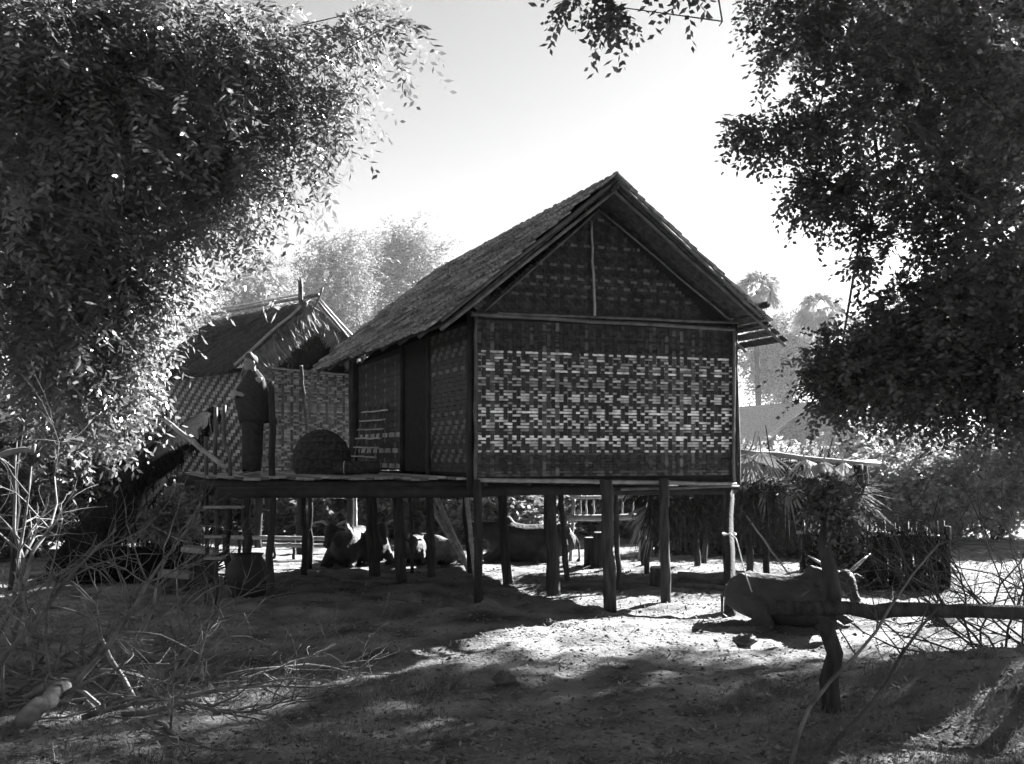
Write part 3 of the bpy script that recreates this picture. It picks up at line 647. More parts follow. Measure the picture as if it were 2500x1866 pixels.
    for s in (-1, 1):
        h0 = hp-fd*.07+lat*s*.07
        hv = {'up': [(.12, .04, 0), (.22, .13, 0), (.24, .26, 0)], 'V': [(.10, .05, .02), (.20, .10, .05), (.31, .14, .09)], 'droop': [(.12, .06, .03), (.23, .02, .03), (.29, -.10, -.01)]}[hs]
        if horn: MB().tube([T(h0)]+[T(h0+(lat*s*a-fd*b_*.8+UZ*c_)*horn) for a, b_, c_ in hv], [.03*scale, .028*scale, .02*scale, .006*scale], 8).build('horn', M['horn'], o, smooth=True)
        MB().rings(lathe([(.004, -.014), (.014, 0), (.004, .014)], T(hp+fd*.10+lat*s*.108+(ry @ Vector((.06, 0, .05)))), 8)).build('eye', M['eye'], o)
    tl = [(-.88, 0, zc+.12), (-.97, .03, zc-.05), (-.98, .06, max(zc-.35, .10)), (-.95, .10, max(zc-.6, .04))]
    MB().tube([T(v) for v in tl], [.03*scale, .022*scale, .018*scale, .04*scale], 7).build('tail', M[m], o, smooth=True)
    return o
def at(px, Y): return GP(px, Y, -.02)
ox('ox with a pale forehead and wide drooping horns lying behind the paired stilts', at(856, 18.9), R(-100), 'lying', .9, 'hide', R(-4), .06, 1.25, group='oxen beneath the hut', hs='droop')
ox('dark ox half hidden behind the paired stilts, beside the wide-horned ox', at(905, 19.3), R(-70), 'lying', .84, 'hide_dark', 0, .02, .9, group='oxen beneath the hut', hs='V')
ox('calf with a dark face and outspread ears lying behind the thin stilt', at(1012, 19.2), R(-88), 'lying', .66, 'hide', 0, .12, 0, False, cat='calf', name='calf')
ox('pale calf lying with its rump turned out between two stilts', at(1084, 19.3), R(118), 'lying', .62, 'hide_pale', R(40), .1, 0, False, cat='calf', name='calf')
ox('humped ox lying with a sunlit back between the thick middle stilts, under the floor', at(1285, 19.4), R(184), 'lying', .95, 'hide', R(10), .16, .7, group='oxen beneath the hut', hs='droop')
bo = ox('large tethered ox lying with a sunlit back behind the log rail', at(1925, 12.3), R(-30), 'lying', .80, 'hide', R(-42), .06, 1.35, hs='V')
# tether
rp = thing('tether_rope', P(1795, 1310, 12.7), 'thin pale rope tied to the hut corner stilt and slack towards the ox', 'rope')
MB().tube([P(1784, 1305, 12.62), P(1797, 1316, 12.55), P(1804, 1340, 12.5), P(1816, 1390, 12.4), P(1836, 1446, 12.2)], [.010, .008, .007, .007, .007], 6).build('line', M['rope'], rp, smooth=True)
MB().tube([P(1784, 1305, 12.66)+Vector((.075*math.cos(a), .085+.075*math.sin(a), .01*math.sin(3*a))) for a in np.linspace(0, 2*math.pi*2, 26)], .009, 5).build('knot', M['rope'], rp)

# ------------------------------------------------------------------ the standing person
def person():
    pos = Vector((P(617, 1160, 14.2).x, 14.2, ZF)); k = 1.53/1.7
    hd = math.atan2(-.62, -.78); Rm = Matrix.Rotation(hd, 3, 'Z')      # local +x faces the way the person looks
    T = lambda v: pos+Rm @ (Vector(v)*k)
    b = MB()
    ell(b, [((0, 0, .80), .14, .11), ((0, 0, .95), .165, .12), ((-.01, 0, 1.08), .14, .10), ((-.01, 0, 1.22), .165, .11), ((-.015, 0, 1.36), .18, .10), ((-.01, 0, 1.43), .12, .075), ((0, 0, 1.48), .055, .058), ((.015, 0, 1.54), .05, .055)])
    hz = 1.61; hc = Vector((.03, 0, hz))
    b.rings([[hc+Vector((x+rx*math.cos(q), ry*math.sin(q), z)) for q in [2*math.pi*j/16 for j in range(16)]] for z, x, rx, ry in ((-.115, .035, .03, .03), (-.10, .03, .055, .05), (-.06, .012, .082, .062), (0, 0, .095, .072), (.05, -.005, .098, .075), (.09, -.008, .08, .062), (.115, -.01, .035, .03))])
    ell(b, [(hc+Vector((.085, 0, .02)), .010, .012), (hc+Vector((.108, 0, -.02)), .014, .014), (hc+Vector((.085, 0, -.035)), .016, .010)], 8)      # nose
    ell(b, [(hc+Vector((.07, -.025, -.065)), .010, .010), (hc+Vector((.088, 0, -.065)), .012, .013), (hc+Vector((.07, .025, -.065)), .010, .010)], 8)   # mouth
    for s in (-1, 1):
        b.rings([[hc+Vector((-.005+.022*math.cos(q)*m_, s*(.068+d_), -.01+.034*math.sin(q)*m_)) for q in [2*math.pi*j/8 for j in range(8)]] for d_, m_ in ((-.01, .8), (.012, 1), (.02, .6))])
        ell(b, [((0, s*.09, .84), .095, .10), ((0, s*.095, .62), .075, .08), ((.005, s*.09, .46), .055, .06), ((-.01, s*.09, .32), .055, .058), ((-.01, s*.09, .10), .036, .038), ((0, s*.09, .05), .04, .04)], 10)
        ell(b, [((-.06, s*.09, .035), .035, .035), ((.05, s*.095, .035), .042, .032), ((.14, s*.10, .02), .045, .018), ((.19, s*.10, .015), .03, .012)], 10)
        sh = Vector((-.01, s*.19, 1.38)); el_ = Vector((.05, s*.25, 1.10)); wr = Vector((.27, s*.06, 1.14+.02*s))
        ell(b, [(sh, .06, .065), (sh.lerp(el_, .5), .052, .052), (el_, .042, .044), (el_.lerp(wr, .5), .038, .038), (wr, .026, .03)], 10)
        ax = (wr-el_).normalized(); pc = wr+Vector((.03, -s*.045, .0)); ell(b, [(wr, .025, .028), (wr.lerp(pc, .6), .018, .042), (pc, .016, .044)], 10)
        for f, ln in enumerate((.06, .075, .07, .055)):
            q0 = pc+UZ*(.030-.02*f); q1 = q0+Vector((.012, -s*ln*.5, .0)); q2 = q1+Vector((-.028, -s*ln*.5, -.006))
            b.tube([q0-Vector((0, -s*.02, 0)), q1, q2], [.0095, .009, .007], 7)
        b.tube([wr+Vector((0, -s*.01, .03)), wr+Vector((.02, -s*.03, .06)), wr+Vector((.03, -s*.06, .068))], [.011, .0105, .008], 7)
    b.v = [T(v) for v in b.v]
    o = thing('person', pos, 'person in a striped shawl and dark wrapped skirt standing on the veranda, hands clasped', 'person')
    bo_ = link_mesh('body', fuse(b, .0085, 3), M['skin'], o)
    def loft(rows, folds, amp, name, m, seg=56, open_ang=None):
        rs = []
        for z, x, rx, ry in rows:
            ring = []
            for j in range(seg):
                q = 2*math.pi*j/seg; ff = 1+amp*math.sin(q*folds+z*9)+amp*.6*math.sin(q*(folds*2+1)-z*14)
                ring.append(T((x+rx*ff*math.cos(q), ry*ff*math.sin(q), z+.015*math.sin(q*3+1))))
            rs.append(ring)
        # inner skin so the cloth has thickness
        mb = MB(); n = len(rs); mb.rings(rs, cap=False)
        me = mb.mesh(name, True); ob = link_mesh(name, me, m, o)
        sd = ob.modifiers.new('thick', 'SOLIDIFY'); sd.thickness = .012; return ob
    loft([(.07, .02, .125, .145), (.30, .0, .13, .155), (.55, 0, .14, .17), (.80, 0, .15, .20), (1.0, 0, .145, .185), (1.06, 0, .13, .17)], 7, .03, 'skirt', M['cloth'])
    loft([(.76, -.03, .19, .30), (.84, -.02, .20, .31), (.94, -.01, .21, .315), (1.02, 0, .22, .315), (1.10, .01, .225, .31), (1.20, .02, .22, .295), (1.30, .005, .165, .27), (1.38, -.005, .135, .235), (1.44, -.005, .10, .16), (1.48, 0, .075, .095), (1.50, .0, .078, .085)], 5, .035, 'shawl', M['shawl'])
    # loose shawl corner hanging behind the elbow
    mb = MB(); a, b2, c_ = Vector((-.06, .28, 1.15)), Vector((-.2, .14, 1.12)), Vector((-.14, .42, .74)); rows = []
    for i in range(8):
        q = i/7; l = a.lerp(c_, q); r_ = b2.lerp(c_+Vector((-.02, -.02, 0)), q)
        rows.append([T(l.lerp(r_, j/6)+Vector((.015*math.sin(j*2.2+i*.6), 0, 0))) for j in range(7)])
    mb.v = [p for r_ in rows for p in r_]; mb.f = [[i*7+j, i*7+j+1, (i+1)*7+j+1, (i+1)*7+j] for i in range(7) for j in range(6)]
    ob = mb.build('shawl_corner', M['shawl'], o, smooth=True); sd = ob.modifiers.new('thick', 'SOLIDIFY'); sd.thickness = .012
    # cropped hair
    mb = MB(); mb.rings([[T(hc+Vector((x+rx*math.cos(q), ry*math.sin(q), z+(.035 if math.cos(q) > .3 else 0)))) for q in [2*math.pi*j/20 for j in range(20)]] for z, x, rx, ry in ((-.02, -.012, .090, .074), (.03, -.008, .100, .079), (.065, -.010, .094, .075), (.095, -.011, .074, .058), (.12, -.012, .03, .026))])
    mb.build('hair', M['hair'], o, smooth=True)
    for s in (-1, 1): MB().rings(lathe([(.002, -.008), (.009, 0), (.002, .008)], T(hc+Vector((.082, s*.03, .005))), 8)).build('eye', M['eye'], o)
person()

# ------------------------------------------------------------------ palm-leaf shelter behind the hut
def frond(parent, o, d, L, n, wd, droop, m='frond', name='frond', fan=1.25, roll=.5):
    """fan of narrow blades from o around direction d"""
    d = Vector(d).normalized(); sd = d.cross(UZ); sd = sd.normalized() if sd.length > .05 else Vector((1, 0, 0)); q_ = Matrix.Rotation(rnd.uniform(-roll, roll), 3, d); sd = q_ @ sd; up = sd.cross(d)
    mb = MB(); mb.tube([Vector(o)-d*.35*L, o], [.016, .012], 5)
    for i in range(n):
        a = (i/(n-1)-.5)*2*fan+rnd.uniform(-.06, .06); bd = d*math.cos(a)+sd*math.sin(a); l = L*rnd.uniform(.75, 1.1)*(1-.2*abs(a)/fan)
        side = bd.cross(up).normalized(); k = len(mb.v); dr = droop*rnd.uniform(.6, 1.4)
        for q, wq in ((.05, .4), (.4, 1), (.75, .75), (1, .05)):
            p = Vector(o)+bd*l*q-UZ*dr*l*q*q+up*rnd.uniform(-.01, .01)
            mb.v += [p-side*wd*wq, p+side*wd*wq+up*wd*.5*wq]
        mb.f += [[k+2*j, k+2*j+1, k+2*j+3, k+2*j+2] for j in range(3)]
    return mb.build(name, M[m], parent)
sh = thing('palm_shelter', GP(1980, 17.2), 'low open shelter roofed with drooping dry palm fronds beside the hut', 'shelter')
pole('beam', M['bamboo'], P(1795, 1103, 17.2), P(2150, 1134, 17.2), .045, .035, sh, amp=.03)
pole('beam', M['bamboo_dark'], P(1580, 1140, 18.4), P(2140, 1128, 18.6), .045, .035, sh, amp=.03)
for pt, pb, Y, hw in ((2095, 2130, 17.1, 13), (1958, 1962, 17.0, 9), (1866, 1872, 17.0, 8), (1832, 1829, 17.6, 9), (1700, 1702, 18.3, 8), (1720, 1718, 18.9, 7), (1560, 1575, 18.6, 8), (1590, 1580, 17.5, 7), (2110, 2125, 19.0, 9)):
    b = P(pt, 1135, Y); pole('post', M['post'], GP(pb, Y, -.1), b, hw/FPX*Y, hw/FPX*Y*.9, sh, amp=.03)
V, F = blades(9000, Vector((2.05, 16.9, 1.15)), Vector((3.35, 0, -.1)), Vector((0, 2.2, .35)), Vector((.1, -.8, -.35)), .6, .014, Vector((0, -.3, 1)), .4, .35)
V2, F2_ = blades(2600, Vector((2.1, 16.7, .95)), Vector((3.3, .1, 0)), Vector((0, .5, .5)), Vector((.1, -.15, -1)), .55, .014, Vector((0, -1, .1)), .35, .2)
link_mesh('thatch', np_mesh('thatch', np.concatenate([V, V2]), np.concatenate([F, F2_+len(V)])), M['thatch_dark'], sh)['kind'] = 'stuff'
for px, py, Y, L, dx in ((1858, 1105, 17.05, .75, .0), (1825, 1110, 17.0, .6, -.5), (1965, 1122, 17.05, .7, .15), (2010, 1128, 17.05, .6, -.3), (2060, 1130, 17.0, .8, .2), (2085, 1200, 16.9, .7, .1), (1920, 1180, 16.8, .7, -.3), (2000, 1210, 16.7, .8, .2), (2060, 1240, 16.7, .7, .3), (1870, 1200, 16.8, .6, .2), (1600, 1215, 17.4, .8, -.45), (1612, 1225, 17.35, .7, -.15), (1590, 1240, 17.5, .6, -.7)):
    frond(sh, P(px, py, Y), (dx, -.35, -.8), L, 22, .016, .35)
for px, py in ((2085, 1235), (2095, 1270), (2075, 1290), (2060, 1260), (2090, 1310)):
    frond(sh, P(px, py, 16.6), (rnd.uniform(-.4, .4), -.4, -.6), .35, 9, .03, .6, name='pale_leaf')
pole('prop_pole', M['bamboo'], P(1815, 1250, 16.6), P(1935, 1415, 15.9), .014, .012, sh)

# log pile, rails, stumps and bench in the sunlit yard beyond the stilts
for i, (a, b, r, lb) in enumerate((((1640, 1415), (1790, 1425), .05, 'split pale log lying just behind the corner stilt'), ((1655, 1402), (1745, 1412), .06, 'short thick log resting on the others by the corner stilt'), ((1650, 1432), (1780, 1448), .045, 'bent thin log lying along the sunlit ground by the corner stilt'), ((1785, 1418), (1850, 1428), .04, 'short stick of firewood between the corner stilt and the ox'))):
    Y = 16.2-i*.25; a_ = GP(a[0], Y, r*.8+(.08 if i == 1 else 0)); b_ = GP(b[0], Y-.3, r*.8+(.08 if i == 1 else 0))
    t = thing('log', a_, lb, 'log', 'firewood logs by the hut'); pole('stem', M['log'], a_, b_, r, r*.8, t, amp=.03)
for px, Y, h_, r, lb in ((1605, 15.6, .30, .11, 'pale-topped stump behind the stilt next to the frond bundle'), (1440, 18.6, .5, .10, 'grey stump below the far bench rail'), (1465, 18.4, .62, .12, 'tallest grey stump beside the far bench rail')):
    c = GP(px, Y, -.05); t = thing('stump', c, lb, 'stump'); MB().rings(lathe([(r*1.2, 0), (r, .08), (r*.95, h_), (r*.9, h_+.005)], c, 14)).build('body', M['bark'], t, smooth=False)
    MB().rings(lathe([(r*.9, h_+.002), (r*.86, h_+.02)], c, 14)).build('cut_face', M['plank'], t)
bn = thing('bamboo_bench', GP(1440, 19.5), 'pale bamboo bench frame with an upright slatted back beyond the stilts', 'bench')
for px in (1392, 1560): pole('leg', M['bamboo'], GP(px, 19.5, -.03), P(px+10, 1220, 19.5), .03, .028, bn)
pole('seat_rail', M['bamboo'], P(1385, 1265, 19.5), P(1600, 1262, 19.5), .06, .055, bn)
pole('back_rail', M['bamboo'], P(1395, 1215, 19.6), P(1590, 1212, 19.6), .03, .03, bn)
for px in (1418, 1432, 1450, 1520, 1545): pole('slat', M['bamboo'], P(px, 1262, 19.55), P(px, 1210, 19.6), .016, .015, bn)
for k, (a, b, Y) in enumerate((((1062, 1205), (1140, 1345), 17.8), ((1048, 1225), (1142, 1362), 17.7))):
    t = thing('leaning_pole', GP(b[0], Y), ('upper', 'lower')[k]+' of two bamboo poles leaning side by side under the hut floor', 'pole')
    pole('stem', M['bamboo'], P(*a, Y+.6), GP(b[0]+6, Y-.4, .02), .045, .04, t, nodes=True)
t = thing('leaning_pole', GP(1160, 16.6), 'bright bamboo prop slanting beside the corner stilt under the floor', 'pole'); pole('stem', M['bamboo'], P(1138, 1195, 16.9), GP(1161, 16.5, -.03), .035, .03, t, nodes=True)
t = thing('leaning_pole', GP(866, 19.4), 'slender jointed bamboo upright behind the horned oxen', 'pole'); pole('stem', M['bamboo'], GP(866, 19.4, -.05), P(868, 1190, 19.4), .035, .03, t, nodes=True)
for k, (py, a, b) in enumerate(((1312, 555, 880), (1330, 640, 860))):
    z0 = P(a, py, 19.8); t = thing('fence_rail', z0, ('upper', 'lower')[k]+' bamboo rail of the low yard fence behind the horned oxen', 'rail')
    pole('stem', M['bamboo'], z0, P(b, py+4, 19.8), .04, .035, t, nodes=True)
    for px in (a+30, (a+b)/2, b-30): pole('stake', M['post'], GP(px, 19.86, -.1), P(px, py-6, 19.86), .03, .025, t)
# wattle fence
wf = thing('wattle_fence', GP(2130, 15.4), 'low wattle fence of upright sticks under a bright top rail', 'fence')
pole('top_rail', M['bamboo'], P(1945, 1300, 15.4), P(2312, 1310, 15.4), .024, .018, wf, amp=.05, n=9)
pole('top_rail', M['bamboo_dark'], P(1960, 1395, 15.42), P(2330, 1398, 15.42), .02, .02, wf)
for i in range(124):
    px = 1953+i*2.9+rnd.uniform(-1, 1); pole('stick', M['bamboo_dark'] if i % 5 == 0 else M['post'], GP(px, 15.45+.03*(i % 2), -.05), P(px+rnd.uniform(-5, 5), 1302+rnd.uniform(-34, 26), 15.45), .016, .012, wf, n=3, seg=5)
V, F = blades(2200, Vector((P(1960, 1300, 15.3).x, 15.3, .1)), Vector((2.0, 0, 0)), Vector((0, .06, .75)), Vector((.2, -.1, -1)), .25, .006, Vector((0, -1, 0)), .5, .06)
link_mesh('brush_infill', np_mesh('brush_infill', V, F), M['shaggy'], wf)['kind'] = 'stuff'
pole('fence_post', M['post'], GP(2312, 15.4, -.1), P(2314, 1285, 15.4), .05, .045, wf)

# ------------------------------------------------------------------ log rail fence close by
fn = thing('log_fence', GP(2030, 8.0), 'heavy dark log rail on a rough forked post beside the earth bank', 'fence')
pole('post', M['bark'], GP(2030, 8.0, -.2), P(2014, 1190, 8.0), .072, .045, fn, amp=.045, n=9, rough=.3, seg=10)
crown('vine_leaves', M['leaf_dark'], [PL(2015, 1205, 8.0, 42, 50, .12, 1.0), PL(2050, 1250, 8.0, 30, 40, .1, .6)], fn, clus=12, per=8, crad=.3, m=8, L=(.08, .2), ll=.05, lw=.016, droop=.5)
ra = P(1893, 1484, 7.86); rb = P(2600, 1502, 7.86)
pole('rail', M['bark'], ra, rb, .056, .05, fn, amp=.028, n=12, rough=.25, seg=10)
pole('post', M['bark'], GP(2590, 8.0, -.2), P(2590, 1440, 8.0), .08, .06, fn, amp=.02, n=6, rough=.3, seg=9)
# ------------------------------------------------------------------ dead branches
def twigs(mb, p, d, L, r, depth, kids=4, wobble=.28, sag=0., lift=.0, seg=6):
    n = 7; pts = [Vector(p)]; d = Vector(d).normalized(); rad = [r]
    for i in range(n):
        d = (d+Vector((rnd.gauss(0, 1), rnd.gauss(0, 1), rnd.gauss(0, .8)-sag+lift))*wobble*.42).normalized()
        q = pts[-1]+d*L/n; gz_ = G(q.x, q.y)+r*.4
        if q.z < gz_: q.z = gz_; d.z = abs(d.z)*.3
        pts.append(q); rad.append(r*(1-.78*(i+1)/n))
    mb.tube(pts, rad, seg, rough=.12)
    if depth > 0:
        for _ in range(kids):
            i = rnd.randint(2, n); a = pts[i]; dd = (pts[i]-pts[i-1]).normalized()
            sv = Vector((rnd.gauss(0, 1), rnd.gauss(0, 1), rnd.gauss(0, 1))).normalized()
            twigs(mb, a, dd*.75+sv*.75, L*rnd.uniform(.3, .6), rad[i]*.75, depth-1, max(2, kids-1), wobble, sag, lift, 5)
bp = [((250, 8.6, .10), (.35, .3, .75), 1.5, .026), ((90, 9.2, .1), (-.25, 0, 1), 1.9, .028), ((20, 9.6, .2), (.15, .2, 1), 2.0, .03), ((330, 8.3, .05), (-.6, .1, .7), 1.4, .024), ((420, 8.2, .05), (.8, .2, .15), 1.6, .020),
      ((300, 7.8, .05), (.7, -.25, .05), 1.5, .022), ((480, 8.9, .05), (1, .3, .12), 1.7, .018), ((160, 8.0, .1), (.55, .4, .5), 1.5, .026), ((380, 7.6, .03), (.6, -.5, .1), 1.1, .018), ((60, 8.2, .1), (.8, .5, .45), 1.6, .026),
      ((540, 9.9, .03), (1, .1, .10), 1.5, .018), ((230, 10.2, .05), (.5, .3, .9), 1.5, .022), ((-40, 8.8, .2), (.45, .4, 1), 1.7, .026), ((520, 8.0, .03), (.7, .3, .08), 1.2, .016), ((200, 7.6, .05), (.9, .1, .3), 1.2, .022),
      ((110, 10.6, .05), (.1, .2, 1), 1.3, .018), ((330, 9.4, .05), (-.2, .3, .9), 1.2, .016), ((600, 9.3, .03), (.9, .5, .06), 1.3, .015), ((-20, 7.8, .3), (.6, .2, .6), 1.5, .024), ((400, 9.0, .05), (.4, .2, .8), 1.0, .018)]
lb2 = ['pale dead branch standing up out of the brush pile by the feathery tree', 'bare dead branch sprawling flat over the bare earth from the brush pile']
for _ in range(34):
    bp.append(((rnd.uniform(-40, 480), rnd.uniform(7.4, 9.6), rnd.uniform(.0, .25)), (rnd.uniform(-.6, 1), rnd.uniform(-.4, .5), rnd.choice((.1, .2, .6))), rnd.uniform(.7, 1.2), rnd.uniform(.010, .018)))
for (px, Y, dz), d, L, r in bp:
    mb = MB(); twigs(mb, GP(px, Y, dz), d, L*.95, r*1.0, 2, 6, .42); up_ = d[2] > .4
    o = mb.build('dead_branch', M['dead'], smooth=True); tag(o, lb2[0] if up_ else lb2[1], 'branch', 'upright dead branches in the brush pile' if up_ else 'sprawling dead branches of the brush pile')
t = thing('cut_log', GP(90, 7.5), 'pale sawn end of a short log poking out of the brush pile', 'log')
pole('stem', M['log'], GP(60, 7.25, .10), GP(160, 8.0, .22), .062, .055, t, amp=.02, n=9, seg=11, rough=.3)
t = thing('curled_branch', GP(30, 9.0), 'bent grey branch with a curled tip above the brush pile', 'branch')
MB().tube([P(-60, 1150, 9), P(-20, 1120, 9), P(20, 1105, 9), P(60, 1098, 9), P(80, 1102, 9), P(86, 1085, 9)], [.03, .028, .026, .024, .024, .012], 8, rough=.15).build('stem', M['dead'], t, smooth=True)
# thorn bush and saplings
th = thing('thorn_bush', GP(2420, 9.4), 'leafless tangled thorn bush beyond the log rail', 'bush')
for i in range(20):
    mb = MB(); twigs(mb, GP(2480+rnd.uniform(-90, 160), 9.6+rnd.uniform(-.5, .7), 0), (rnd.uniform(-1, .15), rnd.uniform(-.2, .3), rnd.uniform(.45, 1.0)), rnd.uniform(1.5, 2.2), .012, 2, 7, .62); mb.build('stem', M['thorn'], th, smooth=True)
for k, (pts, lb) in enumerate((([(1925, 1890, 6.6), (1950, 1790, 6.6), (1975, 1730, 6.7), (2030, 1660, 6.8), (2090, 1600, 6.9), (2140, 1540, 7.0), (2175, 1480, 7.1), (2230, 1400, 7.2), (2290, 1330, 7.3)], 'bent sapling stem with one bare kink crossing the fence post'),
                    ([(1990, 1890, 6.8), (2040, 1810, 6.8), (2110, 1740, 6.9), (2170, 1660, 7.0), (2200, 1600, 7.1), (2250, 1530, 7.2), (2300, 1470, 7.2)], 'smooth arching sapling stem on the dark earth bank'))):
    t = thing('sapling', P(*pts[0]), lb, 'sapling'); p0 = P(*pts[0]); foot = Vector((p0.x-.03, p0.y, G(p0.x, p0.y)-.05))
    MB().tube([foot]+[P(*q) for q in pts], [.016]+[.015-.0011*i for i in range(len(pts))], 7, rough=.15).build('stem', M['dead'] if k == 0 else M['thorn'], t, smooth=True)
    for q in pts[4:]:
        mb = MB(); twigs(mb, P(*q), (rnd.uniform(-.5, 1), .1, .6), .4, .006, 1, 3, .4, seg=4)
        mb.build('twig', M['thorn'], t)

# ------------------------------------------------------------------ trees, palms, bushes and a house beyond, haze partly put into their colours
def far_tree(name, label, cat, px, py_top, Y, wpx, group, kw=None, lm='leaf_far', dens=1.0):
    b = GP(px, Y, -.1); top = P(px, py_top, Y); h_ = top.z-b.z; w_ = wpx/FPX*Y/2; lumps = []
    for i in range(7):
        a = rnd.uniform(0, 6.28); rr0 = w_*rnd.uniform(.2, .7); z = b.z+h_*rnd.uniform(.35, .85)
        k = rnd.uniform(.35, .55); lumps.append((b.x+rr0*math.cos(a), b.y+rr0*math.sin(a)*.7, z, w_*k, w_*k, h_*.16, dens))
    lumps.append((b.x, b.y, b.z+h_*.86, w_*.4, w_*.4, h_*.14, dens*.8))
    s = Y/60.
    a = dict(clus=36, per=14, crad=.8*s, m=9, L=(.4*s, .9*s), ll=.17*s, lw=.045*s, droop=.3); a.update(kw or {})
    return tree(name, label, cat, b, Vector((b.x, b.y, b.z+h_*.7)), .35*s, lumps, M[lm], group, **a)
gp = 'hazy trees beyond the huts'
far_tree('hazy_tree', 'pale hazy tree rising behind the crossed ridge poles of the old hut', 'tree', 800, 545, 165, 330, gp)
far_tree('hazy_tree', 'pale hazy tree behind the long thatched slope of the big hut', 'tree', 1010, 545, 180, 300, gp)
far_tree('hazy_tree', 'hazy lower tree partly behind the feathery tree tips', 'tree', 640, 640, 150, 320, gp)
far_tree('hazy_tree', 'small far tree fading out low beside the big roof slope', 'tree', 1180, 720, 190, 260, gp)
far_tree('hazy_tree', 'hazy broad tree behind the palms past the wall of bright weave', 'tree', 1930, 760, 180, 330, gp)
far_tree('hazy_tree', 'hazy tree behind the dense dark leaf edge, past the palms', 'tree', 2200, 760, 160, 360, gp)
for px, py, Y, lb in ((1850, 690, 140, 'taller hazy fan palm rising behind the low eave of the big hut'), (2000, 735, 150, 'lower hazy fan palm nearer the dark leafy tree')):
    b = GP(px, Y, -.1); top = P(px, py+20, Y); t = thing('fan_palm', b, lb, 'palm tree', 'hazy fan palms')
    MB().tube(wob(b, top, 6, .15), [.45, .4, .36, .34, .32, .32, .34], 9).build('trunk', M['bark'], t, smooth=True)
    for i in range(60):
        a = rnd.uniform(0, 6.28); e = math.asin(rnd.uniform(-.75, 1)); d = Vector((math.cos(a)*math.cos(e), math.sin(a)*math.cos(e), math.sin(e)))
        frond(t, top+d*1.7, d, rnd.uniform(1.8, 2.9), 17, .09, .6, 'leaf_lightened', roll=1.5)  # haze on the palms is partly put into the lightened leaf
bl = 'leafy bush in the haze beyond the stilts and the yard fence'
def bush(px, Y, wpx, hpx, label, group=None, lm='leaf_far', dens=1.0, s=1.0):
    c = GP(px, Y, -.05); w_ = wpx/FPX*Y/2; h_ = hpx/FPX*Y; t = thing('bush', c, label, 'bush', group); lumps = []
    for i in range(5): lumps.append((c.x+rnd.uniform(-.6, .6)*w_, c.y+rnd.uniform(-.4, .4)*w_, c.z+h_*rnd.uniform(.2, .72), w_*.5, w_*.45, h_*.32, dens))
    crown('crown', M[lm], lumps, t, clus=26, per=12, crad=.35*s, m=10, L=(.25*s, .5*s), ll=.13*s, lw=.035*s, droop=.25)
    for i in range(5): pole('stem', M['bark'], c+Vector((rnd.uniform(-.2, .2), 0, 0)), Vector(lumps[i][:3]), .03*s, .015*s, t, amp=.06)
for px, Y, wp, hp, lb in ((640, 26, 300, 190, 'dark leafy bush behind the low yard rails and the water jar'), (860, 25, 300, 170, 'leafy bush behind the wide-horned ox'), (1060, 25, 280, 190, 'bush paled in colour as if by haze, behind the two leaning poles'),
      (1250, 24, 280, 180, 'bush paled in colour as if by haze, behind the humped ox'), (1440, 26, 300, 190, 'bush paled in colour as if by haze, behind the bamboo bench'), (1640, 25, 300, 190, 'bush paled in colour as if by haze, behind the hanging frond bundle'), (1830, 26, 260, 200, 'bush paled in colour as if by haze, behind the palm shelter beam'),
      (1150, 40, 420, 230, 'taller hazy bush farther back, over the leaning poles'), (1560, 44, 460, 230, 'taller hazy bush farther back, over the bamboo bench'), (830, 42, 400, 260, 'taller hazy bush farther back, between the two huts'),
      (1900, 44, 420, 100, 'hazy bush below the far house gable'), (2120, 50, 420, 260, 'hazy bush beside the far house, past its far wall'), (1780, 58, 300, 70, 'hazy bush between the big hut corner and the far house')):
    bush(px, Y, wp, hp, lb, 'hazy bushes beyond the yard', s=1.5 if Y > 30 else 1.1, lm='leaf_lightened' if Y < 30 and px > 1000 else 'leaf_far')  # closer bushes past the stilts get lightened leaves that imitate thicker haze
bush(430, 20.5, 120, 150, 'pale bush added in place of a bright smoky patch under the leaning trunk', lm='leaf_lightened', s=.6)  # bush added for a bright smoky patch, brightness put into leaf colour
bush(1960, 20.6, 260, 150, 'dark bush added to darken the space behind the palm shelter posts', lm='leaf_dark')  # added dark bush, deepens the shade under the shelter
bush(1730, 21, 240, 130, 'dark bush added to darken the gap behind the hanging frond bundle', lm='leaf_dark')  # second added dark bush, same shading purpose
bush(2210, 25, 330, 260, 'leafy bush with sunlight put into its pale leaf colour, behind the wattle fence beside the thorn twigs', s=1.2, lm='leaf_lightened')  # sunlit look put into the lightened leaf colour
bush(2440, 24, 330, 300, 'broad bush behind the thorn twigs under the broad-leaved tree', s=1.2, lm='leaf_lightened')
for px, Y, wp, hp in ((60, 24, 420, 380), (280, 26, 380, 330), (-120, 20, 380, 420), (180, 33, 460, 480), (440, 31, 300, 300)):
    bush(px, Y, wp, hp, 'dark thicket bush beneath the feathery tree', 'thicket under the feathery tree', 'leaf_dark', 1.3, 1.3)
for k, (px, Y, pt, py) in enumerate(((25, 15.5, 60, 940), (168, 21, 165, 1060), (560, 27, 570, 950))):
    t = thing('slender_tree', GP(px, Y), ('slim slanting bare stem standing in the thicket edge', 'thin straight sapling trunk in front of the dark thicket', 'thin trunk behind the old hut corner')[k], 'tree')
    pole('trunk', M['bark'], GP(px, Y, -.1), P(pt, py, Y), .05, .035, t, amp=.05)
    c = P(pt, py, Y); crown('crown', M['leaf_dark'], [(c.x, c.y, c.z+.3, .7, .6, .5, .5)], t, clus=26, per=10, crad=.3, m=9, ll=.1, lw=.025)
